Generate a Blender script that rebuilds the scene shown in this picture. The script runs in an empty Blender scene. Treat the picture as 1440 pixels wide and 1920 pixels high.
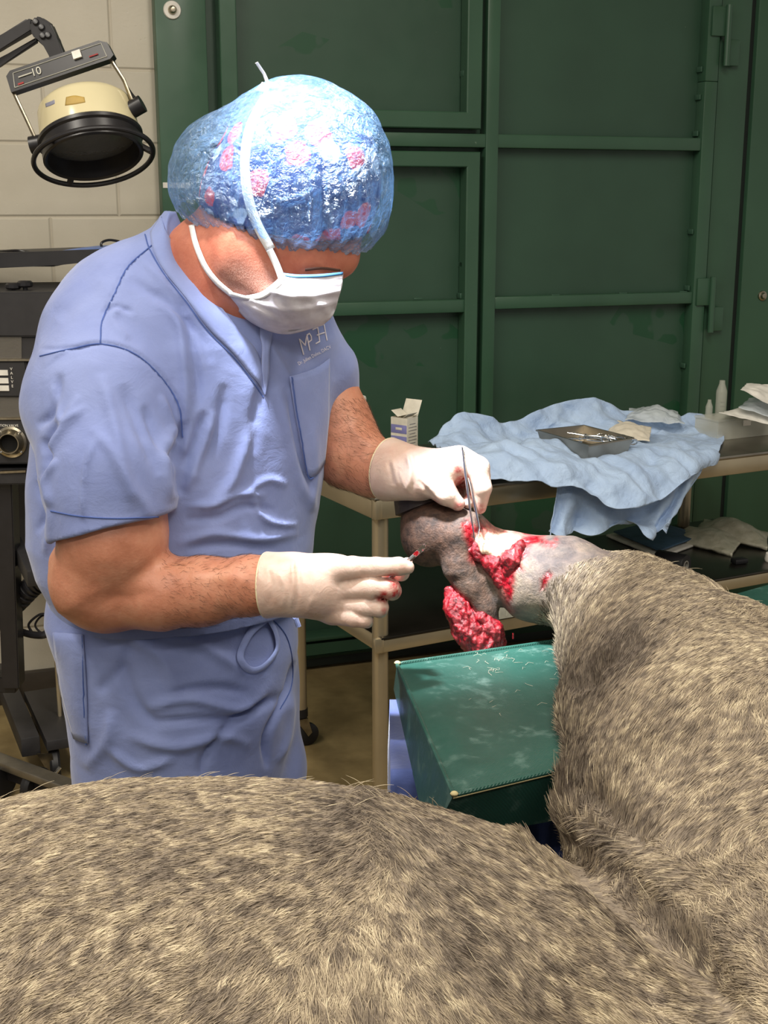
import bpy, bmesh, math, random
import numpy as np
from mathutils import Vector, Matrix, Euler
from mathutils.bvhtree import BVHTree
random.seed(7); RNG = np.random.default_rng(7)
SC = bpy.context.scene
COL = SC.collection
R = math.radians

# ------------------------------------------------------------------ camera, world, lights, exposure
FPX = 2400.0; PITCH = R(13.6); CAMZ = 1.55
cam_d = bpy.data.cameras.new('camera'); cam = bpy.data.objects.new('camera', cam_d); COL.objects.link(cam)
cam.location = (0, 0, CAMZ); cam.rotation_euler = (R(90) - PITCH, 0, 0)
cam_d.sensor_width = 36; cam_d.sensor_fit = 'AUTO'; cam_d.lens = FPX / 1920 * 36
cam_d.clip_start = 0.02
SC.camera = cam
SC.view_settings.view_transform = 'Standard'; SC.view_settings.look = 'None'
SC.view_settings.gamma = 1; SC.view_settings.exposure = 0.0; SC.view_settings.use_curve_mapping = False
w = bpy.data.worlds.new('world'); SC.world = w; w.use_nodes = True
w.node_tree.nodes['Background'].inputs[0].default_value = (1.0, 0.95, 0.88, 1)
w.node_tree.nodes['Background'].inputs[1].default_value = 0.38

def area(name, loc, rot, sx, sy, power, col):
    l = bpy.data.lights.new(name, 'AREA'); l.shape = 'RECTANGLE'; l.size = sx; l.size_y = sy
    l.energy = power; l.color = col
    o = bpy.data.objects.new(name, l); o.location = loc; o.rotation_euler = rot; COL.objects.link(o); return o
# ceiling tube fixtures of the room
area('ceiling_tube_light', (-1.3, 0.9, 3.35), (0, 0, R(19)), 0.3, 2.6, 84, (1, .93, .82))
area('ceiling_tube_light', (0.9, 1.2, 3.35), (0, 0, R(19)), 0.3, 2.6, 68, (1, .93, .82))
area('ceiling_tube_light', (-0.2, -1.6, 3.35), (0, 0, R(109)), 0.3, 2.6, 95, (1, .93, .82))
# surgical lamp above the table, aimed at the operated leg
def spot(name, loc, tgt, power, size, blend, col, rad):
    l = bpy.data.lights.new(name, 'SPOT'); l.energy = power; l.spot_size = R(size); l.spot_blend = blend
    l.color = col; l.shadow_soft_size = rad
    o = bpy.data.objects.new(name, l); o.location = loc
    o.rotation_euler = (Vector(tgt) - Vector(loc)).to_track_quat('-Z', 'Y').to_euler(); COL.objects.link(o); return o
spot('surgical_lamp_beam', (-0.36, 1.50, 2.75), (0.07, 1.94, 1.03), 1100, 17, 0.6, (0.93, 0.96, 1.0), 0.09)

# ------------------------------------------------------------------ pixel <-> space
def ray(px, py):
    x = (px - 720) / FPX; y = (960 - py) / FPX
    return np.array([x, math.cos(PITCH) + math.sin(PITCH) * y, -math.sin(PITCH) + math.cos(PITCH) * y])
C0 = np.array([0, 0, CAMZ])
def at(px, py, Y):
    d = ray(px, py); return C0 + d * (Y / d[1])
def atz(px, py, z):
    d = ray(px, py); return C0 + d * ((z - CAMZ) / d[2])
def proj(P):
    P = np.asarray(P, float) - C0
    zc = P[..., 1] * math.cos(PITCH) - P[..., 2] * math.sin(PITCH)
    yc = P[..., 1] * math.sin(PITCH) + P[..., 2] * math.cos(PITCH)
    return np.stack([720 + FPX * P[..., 0] / zc, 960 - FPX * yc / zc, zc], -1)
def pr(rpx, p):       # a radius in pixels at a point -> metres
    return rpx / FPX * float(proj(p)[2])

# ------------------------------------------------------------------ materials
def lin(c):
    return tuple(((v / 12.92) if v <= .04045 else ((v + .055) / 1.055) ** 2.4) for v in c)
def hexc(h):
    return lin(tuple(int(h[i:i + 2], 16) / 255 for i in (0, 2, 4)))
class NT:
    def __init__(s, name):
        s.m = bpy.data.materials.new(name); s.m.use_nodes = True; s.t = s.m.node_tree; s.n = s.t.nodes; s.l = s.t.links
        s.b = s.n['Principled BSDF']; s.out = s.n['Material Output']
    def add(s, typ, **kw):
        o = s.n.new(typ)
        for k, v in kw.items():
            if k in o.bl_rna.properties: setattr(o, k, v)
        return o
    def link(s, a, b): s.l.new(a, b)
    def coords(s, scale=1.0, obj=True):
        tc = s.add('ShaderNodeTexCoord'); mp = s.add('ShaderNodeMapping')
        s.link(tc.outputs['Object'], mp.inputs['Vector'])
        if not isinstance(scale, (tuple, list)): scale = (scale,) * 3
        mp.inputs['Scale'].default_value = scale
        return mp.outputs['Vector']
    def noise(s, scale, detail=4, rough=.55, vec=None, dist=0):
        nz = s.add('ShaderNodeTexNoise'); nz.inputs['Scale'].default_value = scale; nz.inputs['Detail'].default_value = detail
        nz.inputs['Roughness'].default_value = rough; nz.inputs['Distortion'].default_value = dist
        s.link(vec if vec is not None else s.coords(), nz.inputs['Vector']); return nz.outputs['Fac']
    def ramp(s, fac, stops):
        r = s.add('ShaderNodeValToRGB'); e = r.color_ramp.elements
        while len(e) < len(stops): e.new(.5)
        for i, (p, c) in enumerate(stops):
            e[i].position = p; e[i].color = (*c[:3], 1) if len(c) >= 3 else (c[0],) * 3 + (1,)
        s.link(fac, r.inputs[0]); return r.outputs[0]
    def mix(s, fac, a, b, mode='MIX'):
        m = s.add('ShaderNodeMix'); m.data_type = 'RGBA'; m.blend_type = mode
        for sock, v in ((m.inputs[0], fac), (m.inputs[6], a), (m.inputs[7], b)):
            if isinstance(v, (int, float)): sock.default_value = v
            elif isinstance(v, tuple): sock.default_value = (*v[:3], 1)
            else: s.link(v, sock)
        return m.outputs[2]
    def math(s, op, a, b=0, c=None):
        m = s.add('ShaderNodeMath'); m.operation = op
        for i, v in enumerate((a, b) if c is None else (a, b, c)):
            if isinstance(v, (int, float)): m.inputs[i].default_value = v
            else: s.link(v, m.inputs[i])
        return m.outputs[0]
    def bump(s, h, strength=.3, dist=.01, normal=None):
        b = s.add('ShaderNodeBump'); b.inputs['Strength'].default_value = strength; b.inputs['Distance'].default_value = dist
        s.link(h, b.inputs['Height'])
        if normal is not None: s.link(normal, b.inputs['Normal'])
        s.link(b.outputs[0], s.b.inputs['Normal']); return b.outputs[0]
    def set(s, **kw):
        names = dict(color='Base Color', rough='Roughness', metal='Metallic', spec='Specular IOR Level', sheen='Sheen Weight',
                     sss='Subsurface Weight', trans='Transmission Weight', coat='Coat Weight', coatr='Coat Roughness', alpha='Alpha', ior='IOR',
                     emis='Emission Strength', ecol='Emission Color')
        for k, v in kw.items():
            i = s.b.inputs[names[k]]
            if isinstance(v, (int, float)): i.default_value = v
            elif isinstance(v, tuple): i.default_value = (*v[:3], 1)
            else: s.link(v, i)
        return s
    def attr(s, name):
        a = s.add('ShaderNodeAttribute'); a.attribute_name = name; return a
def simple(name, col, rough=.5, metal=0, var=.08, scale=30, bump=0, bscale=200, bdist=.001, **kw):
    t = NT(name)
    c = lin(col) if isinstance(col, tuple) else hexc(col)
    f = t.noise(scale)
    d = tuple(v * (1 - var * 2.2) for v in c); u = tuple(min(1, v * (1 + var * 1.2)) for v in c)
    t.set(color=t.ramp(f, [(.3, d), (.7, u)]), rough=rough, metal=metal, **kw)
    if bump: t.bump(t.noise(bscale), bump, bdist)
    return t.m

# ------------------------------------------------------------------ object helpers
def tag(o, label=None, cat=None, group=None, kind=None):
    if label: o['label'] = label
    if cat: o['category'] = cat
    if group: o['group'] = group
    if kind: o['kind'] = kind
    return o
def link(o, parent=None):
    COL.objects.link(o)
    if parent is not None:
        o.parent = parent
        o.matrix_parent_inverse = PW(parent).inverted()
    return o
def PW(o):   # world matrix from loc/rot without a depsgraph update
    m = Matrix.LocRotScale(o.location, o.rotation_euler, o.scale)
    if o.parent is not None: m = PW(o.parent) @ o.matrix_parent_inverse @ m
    return m
def thing(name, label, cat, loc=(0, 0, 0), rz=0, group=None):
    o = bpy.data.objects.new(name, None); o.empty_display_size = .05
    o.location = loc; o.rotation_euler = (0, 0, rz); COL.objects.link(o)
    return tag(o, label, cat, group)
def mesh_obj(name, V, Fc, m, parent=None, smooth=True, local=False):
    me = bpy.data.meshes.new(name)
    if isinstance(V, np.ndarray): V = V.tolist()
    if isinstance(Fc, np.ndarray): Fc = Fc.tolist()
    me.from_pydata(V, [], Fc); me.update()
    if smooth: me.polygons.foreach_set('use_smooth', [True] * len(me.polygons))
    if m: me.materials.append(m)
    o = bpy.data.objects.new(name, me)
    if local and parent is not None:
        COL.objects.link(o); o.parent = parent
    else: link(o, parent)
    return o
class MB:
    """collects shapes into one mesh"""
    def __init__(s): s.bm = bmesh.new()
    def box(s, c, d, rot=None, bev=0.0, seg=2):
        r = bmesh.ops.create_cube(s.bm, size=1)
        vs = r['verts']
        M = Matrix.Translation(Vector(c)) @ (Euler(rot).to_matrix().to_4x4() if rot is not None else Matrix.Identity(4)) @ Matrix.Diagonal((*d, 1))
        bmesh.ops.transform(s.bm, matrix=M, verts=vs)
        if bev > 0:
            es = list({e for v in vs for e in v.link_edges})
            bmesh.ops.bevel(s.bm, geom=es, offset=bev, segments=seg, affect='EDGES', profile=.5)
        return s
    def cyl(s, a, b, r, r2=None, n=24, caps=True):
        a = Vector(a); b = Vector(b); r2 = r if r2 is None else r2
        L = (b - a).length
        q = (b - a).to_track_quat('Z', 'Y').to_matrix().to_4x4()
        M = Matrix.Translation((a + b) / 2) @ q
        bmesh.ops.create_cone(s.bm, cap_ends=caps, segments=n, radius1=r, radius2=r2, depth=L, matrix=M)
        return s
    def sph(s, c, r, n=16, sc=(1, 1, 1)):
        M = Matrix.Translation(Vector(c)) @ Matrix.Diagonal((*[r * k for k in sc], 1))
        bmesh.ops.create_uvsphere(s.bm, u_segments=n, v_segments=max(6, n // 2), radius=1, matrix=M); return s
    def tube(s, pts, r, n=10, closed=False, flat=1.0, up=None):
        P = [Vector(p) for p in pts]; N = len(P); rings = []
        rr = r if isinstance(r, (list, tuple)) else [r] * N
        prev = Vector(up) if up is not None else None
        for i in range(N):
            if closed: t = P[(i + 1) % N] - P[i - 1]
            else: t = P[min(i + 1, N - 1)] - P[max(i - 1, 0)]
            t.normalize()
            if prev is None: prev = t.orthogonal()
            nn = (prev - t * prev.dot(t))
            if nn.length < 1e-6: nn = t.orthogonal()
            nn.normalize(); bb = t.cross(nn)
            if up is None: prev = nn
            rings.append([s.bm.verts.new(P[i] + nn * math.cos(2 * math.pi * k / n) * rr[i] * flat + bb * math.sin(2 * math.pi * k / n) * rr[i]) for k in range(n)])
        m = N if closed else N - 1
        for i in range(m):
            A = rings[i]; B = rings[(i + 1) % N]
            for k in range(n): s.bm.faces.new((A[k], A[(k + 1) % n], B[(k + 1) % n], B[k]))
        if not closed:
            s.bm.faces.new(rings[0][::-1]); s.bm.faces.new(rings[-1])
        return s
    def lathe(s, prof, c=(0, 0, 0), axis=(0, 0, 1), n=40, close=False):
        q = Vector(axis).normalized().to_track_quat('Z', 'Y'); c = Vector(c); rings = []
        for (r, z) in prof:
            rings.append([s.bm.verts.new(c + q @ Vector((r * math.cos(2 * math.pi * k / n), r * math.sin(2 * math.pi * k / n), z))) for k in range(n)])
        m = len(rings) if close else len(rings) - 1
        for i in range(m):
            A = rings[i]; B = rings[(i + 1) % len(rings)]
            for k in range(n): s.bm.faces.new((A[k], A[(k + 1) % n], B[(k + 1) % n], B[k]))
        if not close:
            if prof[0][0] > 1e-5: s.bm.faces.new(rings[0][::-1])
            if prof[-1][0] > 1e-5: s.bm.faces.new(rings[-1])
        return s
    def prism(s, poly, z0, z1, M=None):
        """2-D outline (local xy) extruded from z0 to z1, placed by M"""
        M = M or Matrix.Identity(4)
        a = [s.bm.verts.new(M @ Vector((x, y, z0))) for x, y in poly]; b = [s.bm.verts.new(M @ Vector((x, y, z1))) for x, y in poly]
        s.bm.faces.new(a[::-1]); s.bm.faces.new(b); n = len(a)
        for i in range(n): s.bm.faces.new((a[i], a[(i + 1) % n], b[(i + 1) % n], b[i]))
        return s
    def quad(s, *p):
        s.bm.faces.new([s.bm.verts.new(Vector(q)) for q in p]); return s
    def build(s, name, m, parent=None, local=False, smooth=35):
        bmesh.ops.remove_doubles(s.bm, verts=s.bm.verts, dist=1e-6)
        bmesh.ops.recalc_face_normals(s.bm, faces=s.bm.faces)
        me = bpy.data.meshes.new(name); s.bm.to_mesh(me); s.bm.free()
        if smooth:
            me.polygons.foreach_set('use_smooth', [True] * len(me.polygons))
            try: me.set_sharp_from_angle(angle=R(smooth))
            except Exception: pass
        if m: me.materials.append(m)
        o = bpy.data.objects.new(name, me)
        if local and parent is not None: COL.objects.link(o); o.parent = parent
        else: link(o, parent)
        return o
def solidify(o, t, off=0):
    m = o.modifiers.new('thickness', 'SOLIDIFY'); m.thickness = t; m.offset = off; return o
def text_mesh(body, size, m, name, parent, M, depth=.0004, local=True):
    cu = bpy.data.curves.new(name, 'FONT'); cu.body = body; cu.size = size; cu.extrude = depth; cu.align_x = 'CENTER'; cu.align_y = 'CENTER'
    t = bpy.data.objects.new(name, cu); COL.objects.link(t)
    dg = bpy.context.evaluated_depsgraph_get(); me = bpy.data.meshes.new_from_object(t.evaluated_get(dg))
    bpy.data.objects.remove(t); me.name = name; me.materials.clear(); me.materials.append(m)
    me.transform(M)
    o = bpy.data.objects.new(name, me); COL.objects.link(o); o.parent = parent
    if parent is not None and not local: o.matrix_parent_inverse = PW(parent).inverted()
    return o

# ------------------------------------------------------------------ noise
_perm = RNG.permutation(256); _perm = np.concatenate([_perm, _perm, _perm])
_grad = RNG.normal(size=(256, 3)); _grad /= np.linalg.norm(_grad, axis=1)[:, None]
def perlin(P):
    P = np.asarray(P, float); i = np.floor(P).astype(int); f = P - i; i &= 255
    u = f * f * f * (f * (f * 6 - 15) + 10); out = 0
    for dx in (0, 1):
        wx = u[:, 0] if dx else 1 - u[:, 0]
        for dy in (0, 1):
            wy = u[:, 1] if dy else 1 - u[:, 1]
            for dz in (0, 1):
                wz = u[:, 2] if dz else 1 - u[:, 2]
                h = _perm[_perm[_perm[i[:, 0] + dx] + i[:, 1] + dy] + i[:, 2] + dz]
                out = out + wx * wy * wz * ((_grad[h] * (f - np.array([dx, dy, dz]))).sum(1))
    return out * 1.5
def fbm(P, s=1.0, o=3):
    r = 0; a = 1
    for k in range(o): r = r + a * perlin(P * s * 2 ** k + 17.3 * k); a *= .5
    return r
def crumple(P, s, n=9, seed=3, ex=1.5):
    """sharp random folds, like creased cloth"""
    g = np.random.default_rng(seed); r = np.zeros(len(P))
    Wp = P + .25 / s * np.stack([perlin(P * s * .7 + k * 31) for k in range(3)], -1)
    for k in range(n):
        d = g.normal(size=3); d /= np.linalg.norm(d); fr = s * g.uniform(.6, 1.9)
        x = Wp @ d * fr + g.uniform(0, 9) + .35 * perlin(P * s * .9 + k * 7)
        tri = np.abs((x % 1) - .5) * 2
        r += (tri ** ex) * (.7 / fr * s)
    return r / n * 2 - .8

# ------------------------------------------------------------------ signed-distance sculpting
def smin(a, b, k):
    h = np.clip(.5 + .5 * (b - a) / k, 0, 1); return b * (1 - h) + a * h - k * h * (1 - h)
def smax(a, b, k): return -smin(-a, -b, k)
def d_cone(P, a, b, ra, rb):
    a = np.asarray(a, float); b = np.asarray(b, float); ab = b - a
    t = np.clip(((P - a) @ ab) / (ab @ ab), 0, 1)
    return np.linalg.norm(P - a - t[:, None] * ab, axis=1) - (ra + (rb - ra) * t)
def d_ell(P, c, r, M=None):
    q = P - np.asarray(c, float)
    if M is not None: q = q @ M      # M columns = local axes in world
    r = np.asarray(r, float)
    k0 = np.linalg.norm(q / r, axis=1); k1 = np.linalg.norm(q / (r * r), axis=1) + 1e-9
    return k0 * (k0 - 1) / k1
def d_chain(P, pts, k=0.0):
    """pts = [(p, r), ...]"""
    d = None
    for (a, ra), (b, rb) in zip(pts[:-1], pts[1:]):
        e = d_cone(P, a, b, ra, rb); d = e if d is None else (np.minimum(d, e) if k <= 0 else smin(d, e, k))
    return d
def axes(ax, up=(0, 0, 1)):
    z = np.asarray(ax, float); z = z / np.linalg.norm(z); x = np.cross(up, z); x /= np.linalg.norm(x); y = np.cross(z, x)
    return np.stack([x, y, z], 1)
def pc(px, py, Y, rpx):
    p = at(px, py, Y); return (p, pr(rpx, p))
def sdf_mesh(f, lo, hi, h, newton=2):
    lo = np.asarray(lo, float); hi = np.asarray(hi, float); B = 12
    n = (np.ceil((hi - lo) / h / B).astype(int)) * B + 1
    V = np.full(n, 1.0, np.float32)
    nb = (n - 1) // B
    bi = np.stack(np.meshgrid(*[np.arange(k) for k in nb], indexing='ij'), -1).reshape(-1, 3)
    cen = lo + (bi + .5) * B * h
    dc = f(cen); rad = B * h * .5 * 1.7320508 * 1.35 + h
    V3 = np.repeat(np.repeat(np.repeat((np.where(dc < 0, -1., 1.)).reshape(nb), B, 0), B, 1), B, 2)
    V[:-1, :-1, :-1] = V3
    loc = np.stack(np.meshgrid(*[np.arange(B + 1)] * 3, indexing='ij'), -1).reshape(-1, 3)
    act = bi[np.abs(dc) < rad]
    for c0 in range(0, len(act), 60):
        bb = act[c0:c0 + 60]
        idx = (bb[:, None, :] * B + loc[None]).reshape(-1, 3)
        V[idx[:, 0], idx[:, 1], idx[:, 2]] = f(lo + idx * h)
    ins = V < 0; cs = n - 1
    acc = np.zeros((int(np.prod(cs)),), np.float32)
    ids = []; ws = []; quads = []
    sx = np.array([cs[1] * cs[2], cs[2], 1])
    for ax in range(3):
        sa = [slice(None)] * 3; sb = [slice(None)] * 3; sa[ax] = slice(0, -1); sb[ax] = slice(1, None)
        A = ins[tuple(sa)]; Bv = ins[tuple(sb)]
        e = np.argwhere(A != Bv)
        if len(e) == 0: continue
        va = V[tuple(sa)][tuple(e.T)]; vb = V[tuple(sb)][tuple(e.T)]
        t = va / (va - vb); pos = e.astype(float); pos[:, ax] += t
        o1, o2 = [(1, 2), (2, 0), (0, 1)][ax]
        cells = []; ok = np.ones(len(e), bool)
        for (da, db) in ((0, 0), (-1, 0), (-1, -1), (0, -1)):
            c = e.copy(); c[:, o1] += da; c[:, o2] += db
            ok &= (c >= 0).all(1) & (c < cs).all(1); cells.append(c)
        for c in cells:
            k = (c >= 0).all(1) & (c < cs).all(1)
            ids.append(c[k] @ sx); ws.append(pos[k])
        q = np.stack([c[ok] @ sx for c in cells], 1)
        fl = A[tuple(e.T)][ok]
        q[~fl] = q[~fl][:, ::-1]
        quads.append(q)
    ids = np.concatenate(ids); ws = np.concatenate(ws); quads = np.concatenate(quads)
    uq, inv = np.unique(ids, return_inverse=True)
    cnt = np.bincount(inv).astype(float)
    P = np.stack([np.bincount(inv, ws[:, k]) / cnt for k in range(3)], 1) * h + lo
    lut = np.searchsorted(uq, quads)
    for _ in range(newton):
        d = f(P); g = grad(f, P, h * .5); st = np.clip(d, -h, h)[:, None] * g; P = P - st * .8
    return P, lut
def grad(f, P, e):
    g = np.stack([f(P + np.eye(3)[k] * e) - f(P - np.eye(3)[k] * e) for k in range(3)], 1)
    return g / (np.linalg.norm(g, axis=1)[:, None] + 1e-9)
def bounds(pts, m):
    P = np.array(pts); return P.min(0) - m, P.max(0) + m
def vnormals(P, Fq):
    n = np.cross(P[Fq[:, 2]] - P[Fq[:, 0]], P[Fq[:, 3]] - P[Fq[:, 1]]); N = np.zeros_like(P)
    for k in range(4):
        for c in range(3): N[:, c] += np.bincount(Fq[:, k], n[:, c], len(P))
    return N / (np.linalg.norm(N, axis=1)[:, None] + 1e-12)
def seg_dist(Q, pts):
    """distance from 2-D points to a polyline and the fraction along it"""
    best = np.full(len(Q), 1e9); tt = np.zeros(len(Q)); side = np.zeros(len(Q))
    pts = np.asarray(pts, float); L = np.linalg.norm(np.diff(pts, axis=0), axis=1); T = L.sum(); acc = 0
    for a, b, l in zip(pts[:-1], pts[1:], L):
        ab = b - a; t = np.clip(((Q - a) @ ab) / (ab @ ab), 0, 1); v = Q - a - t[:, None] * ab
        d = np.linalg.norm(v, axis=1); k = d < best; best[k] = d[k]; tt[k] = (acc + t[k] * l) / T
        side[k] = np.sign(ab[0] * v[k, 1] - ab[1] * v[k, 0]); acc += l
    return best, tt, side
def spline(pts, n):
    """Catmull-Rom through points, n samples"""
    P = np.asarray(pts, float); P = np.concatenate([[2 * P[0] - P[1]], P, [2 * P[-1] - P[-2]]]); m = len(P) - 3
    u = np.linspace(0, m - 1e-6, n); i = u.astype(int); t = (u - i)[:, None]
    a, b, c, d = P[i], P[i + 1], P[i + 2], P[i + 3]
    return .5 * ((2 * b) + (-a + c) * t + (2 * a - 5 * b + 4 * c - d) * t * t + (-a + 3 * b - 3 * c + d) * t ** 3)
def sculpt(P, Nrm, strokes, face=-.15, gain=1):
    """push folds into a surface along traced strokes: (points, width px, height mm, kind) kind r=ridge g=groove s=step"""
    pj = proj(P); view = C0 - P; view /= np.linalg.norm(view, axis=1)[:, None]
    fr = np.clip(((Nrm * view).sum(1) - face) * 4, 0, 1); off = np.zeros(len(P))
    for pts, wd, amp, kind in strokes:
        if gain != 1: wd, amp = wd * .8, amp * gain
        pts = spline(pts, max(8, 5 * len(pts))) if len(pts) > 2 else pts
        d, t, sd = seg_dist(pj[:, :2], pts)
        end = np.clip(np.minimum(t, 1 - t) * 5, 0, 1) ** .7 if kind != 's' else np.clip(np.minimum(t, 1 - t) * 12, 0, 1)
        if kind == 's': prof = np.where(sd > 0, np.exp(-(d / wd) ** 1.2), np.exp(-(d / 3.) ** 2))
        else: prof = np.exp(-(d / wd) ** 2)
        off += amp * .001 * prof * end * fr
    return P + Nrm * off[:, None]
# ================================================================== ROOM
TH = R(19.4)
def wall_frame(o=0): pass
WM = Matrix.Translation((0, 4.25, 0)) @ Matrix.Rotation(TH, 4, 'Z')     # local x along wall, -y into room, z up

# painted concrete block
t = NT('painted_block'); tc = t.add('ShaderNodeTexCoord')
mp = t.add('ShaderNodeMapping'); t.link(tc.outputs['Object'], mp.inputs['Vector']); mp.inputs['Rotation'].default_value = (R(-90), 0, 0)
mp.inputs['Location'].default_value = (.036, -.028, 0)
br = t.add('ShaderNodeTexBrick'); t.link(mp.outputs[0], br.inputs['Vector'])
br.inputs['Scale'].default_value = 1; br.inputs['Brick Width'].default_value = .406; br.inputs['Row Height'].default_value = .2115
br.inputs['Mortar Size'].default_value = .0075; br.inputs['Mortar Smooth'].default_value = .9
br.inputs['Color1'].default_value = (1, 1, 1, 1); br.inputs['Color2'].default_value = (.94, .94, .94, 1); br.inputs['Mortar'].default_value = (.9, .88, .85, 1)
nz = t.noise(3.5); fine = t.noise(90, 6)
base = t.ramp(nz, [(.3, hexc('c3bcaa')), (.75, hexc('d0c9b8'))])
t.set(color=t.mix(1.0, base, br.outputs['Color'], 'MULTIPLY'), rough=.42)
vo = t.add('ShaderNodeTexVoronoi'); vo.inputs['Scale'].default_value = 38; t.link(t.coords(), vo.inputs['Vector'])
pit = t.ramp(vo.outputs['Distance'], [(0, (0, 0, 0)), (.12, (1, 1, 1))])
h1 = t.math('MULTIPLY', br.outputs['Fac'], -1.0)
h2 = t.math('MULTIPLY', fine, .13); h3 = t.math('MULTIPLY', pit, .10)
t.bump(t.math('ADD', t.math('ADD', h1, h2), h3), .55, .007)
M_block = t.m
mb = MB(); mb.box((-.1, .1, 1.75), (9, .2, 3.5)); ow = mb.build('wall_back', M_block); ow.matrix_world = WM; ow.location = WM.to_translation(); ow.rotation_euler = (0, 0, TH); tag(ow, kind='structure')

# floor: sealed concrete with wet stains
t = NT('sealed_concrete'); c1 = t.noise(1.6, 8, .62, dist=.6); c2 = t.noise(9, 6, .6)
a = t.ramp(c1, [(.3, hexc('82704c')), (.5, hexc('a08c62')), (.72, hexc('b5a276'))])
b = t.ramp(c2, [(.3, (.55, .53, .5)), (.65, (1, 1, 1))])
t.set(color=t.mix(.8, a, b, 'MULTIPLY'), rough=t.ramp(t.noise(2.2, 5), [(.35, (.28,) * 3), (.6, (.55,) * 3)])); t.bump(c2, .15, .003)
M_floor = t.m
mb = MB(); mb.box((0, 1.5, -.05), (9, 9, .1)); tag(mb.build('floor', M_floor), kind='structure')
M_ceil = simple('ceiling_paint', 'cfc9bb', .7)
mb = MB(); mb.box((0, 1.5, 3.55), (9, 9, .1)); tag(mb.build('ceiling', M_ceil), kind='structure')
M_bbase = simple('dark_rubber_base', '3c352d', .5)
mb = MB(); mb.box((-2.3, -.012, .05), (3.2, .024, .1), bev=.004); o = mb.build('baseboard_back', M_bbase); o.location = WM.to_translation(); o.rotation_euler = (0, 0, TH); tag(o, kind='structure')

# green steel doors
def green(name, hx='2b5240', rough=.33, touch=False):
    t = NT(name); n1 = t.noise(2.5, 3); c = hexc(hx)
    col = t.ramp(n1, [(.3, tuple(v * .86 for v in c)), (.7, tuple(v * 1.12 for v in c))])
    if touch:
        v = t.add('ShaderNodeTexVoronoi'); v.inputs['Scale'].default_value = 4.5; v.inputs['Randomness'].default_value = .9
        t.link(t.coords((1, 1, 1.4)), v.inputs['Vector'])
        sel = t.ramp(v.outputs['Color'], [(.80, (0, 0, 0)), (.83, (1, 1, 1))])
        msk = t.math('MULTIPLY', sel, t.ramp(t.noise(7, 2), [(.5, (0, 0, 0)), (.52, (1, 1, 1))]))
        col = t.mix(msk, col, hexc('1d4a30'))
    # chips
    ch = t.ramp(t.noise(60, 2, .5), [(.80, (0, 0, 0)), (.82, (1, 1, 1))])
    col = t.mix(t.math('MULTIPLY', ch, .4), col, hexc('8fa08c'))
    t.set(color=col, rough=t.ramp(t.noise(14, 4), [(.3, (rough - .05,) * 3), (.7, (rough + .08,) * 3)]), spec=.5)
    t.bump(t.noise(160, 3), .06, .001); return t.m
M_green = green('green_gloss_paint', '375843', .34); M_panel = green('green_panel_paint', '304d3c', .42, True); M_gdk = simple('green_seal_and_gap_shade', '0e1a16', .6)
M_steel = simple('brushed_steel', 'b4ab98', .3, 1.0, var=.12, scale=60); M_white = simple('white_plastic', 'e4e0d6', .4)
door = tag(thing('door_1', None, None), kind='structure'); door.location = WM.to_translation(); door.rotation_euler = (0, 0, TH)
def wb(name, s0, s1, z0, z1, y0, y1, m=M_green, bev=.004, parent=door):
    mb = MB(); mb.box(((s0 + s1) / 2, -(y0 + y1) / 2, (z0 + z1) / 2), (s1 - s0, y1 - y0, z1 - z0), bev=bev)
    return mb.build(name, m, parent, local=True)
def wframe(name, s0, s1, z0, z1, y0, y1, wd):
    """mitred tube frame"""
    mb = MB(); o = [(s0, z0), (s1, z0), (s1, z1), (s0, z1)]; i = [(s0 + wd, z0 + wd), (s1 - wd, z0 + wd), (s1 - wd, z1 - wd), (s0 + wd, z1 - wd)]
    for k in range(4):
        q = (k + 1) % 4; g = .0012
        pts = [o[k], o[q], i[q], i[k]]
        a = [mb.bm.verts.new((x, -y1, z)) for x, z in pts]; b = [mb.bm.verts.new((x, -y0, z)) for x, z in pts]
        mb.bm.faces.new(a); mb.bm.faces.new(b[::-1])
        for e in range(4): mb.bm.faces.new((a[e], a[(e + 1) % 4], b[(e + 1) % 4], b[e]))
    ob = mb.build(name, M_green, door, local=True)
    bv = ob.modifiers.new('bevel', 'BEVEL'); bv.width = .004; bv.segments = 2; return ob
wb('door_post', -.725, -.575, 0, 3.2, 0.0, .055)
wb('back_plate', -.575, .33, .04, 3.2, 0, .012, M_panel, 0)
wb('back_plate', .33, 1.16, .04, 3.2, 0, .012, M_panel, 0)
wb('door_stile', .327, .372, .05, 3.2, .01, .062)
wb('center_rail', -.575, 1.135, 1.722, 1.765, .01, .058)
wframe('sub_door_frame', -.54, .305, 1.778, 3.1, .018, .075, .052)
wframe('sub_door_frame', -.54, .305, .06, 1.708, .018, .075, .048)
wb('cross_rail', -.495, .26, 1.196, 1.238, .012, .068)
wb('cross_rail', .372, 1.135, 1.202, 1.243, .012, .058)
wb('hinge_stile', 1.135, 1.185, .05, 1.95, .01, .062)
wb('hinge_stile', 1.135, 1.185, 1.95, 3.2, .01, .062)
wb('bottom_rail', -.575, 1.19, .115, .13, .0, .085)
wb('kick_plate', -.575, 1.19, .045, .115, .0, .06, green('green_worn_paint', '1f3a2c', .4))
wb('sweep_seal', -.6, 1.2, .012, .05, .0, .05, M_gdk)
wb('shadow_strip', 1.186, 1.215, .02, 3.2, -.002, .006, M_gdk, 0)  # dark strip paints in the shade of the gap between stile and jamb
wb('jamb', 1.2, 1.32, 0, 3.2, .0, .04)
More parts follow.
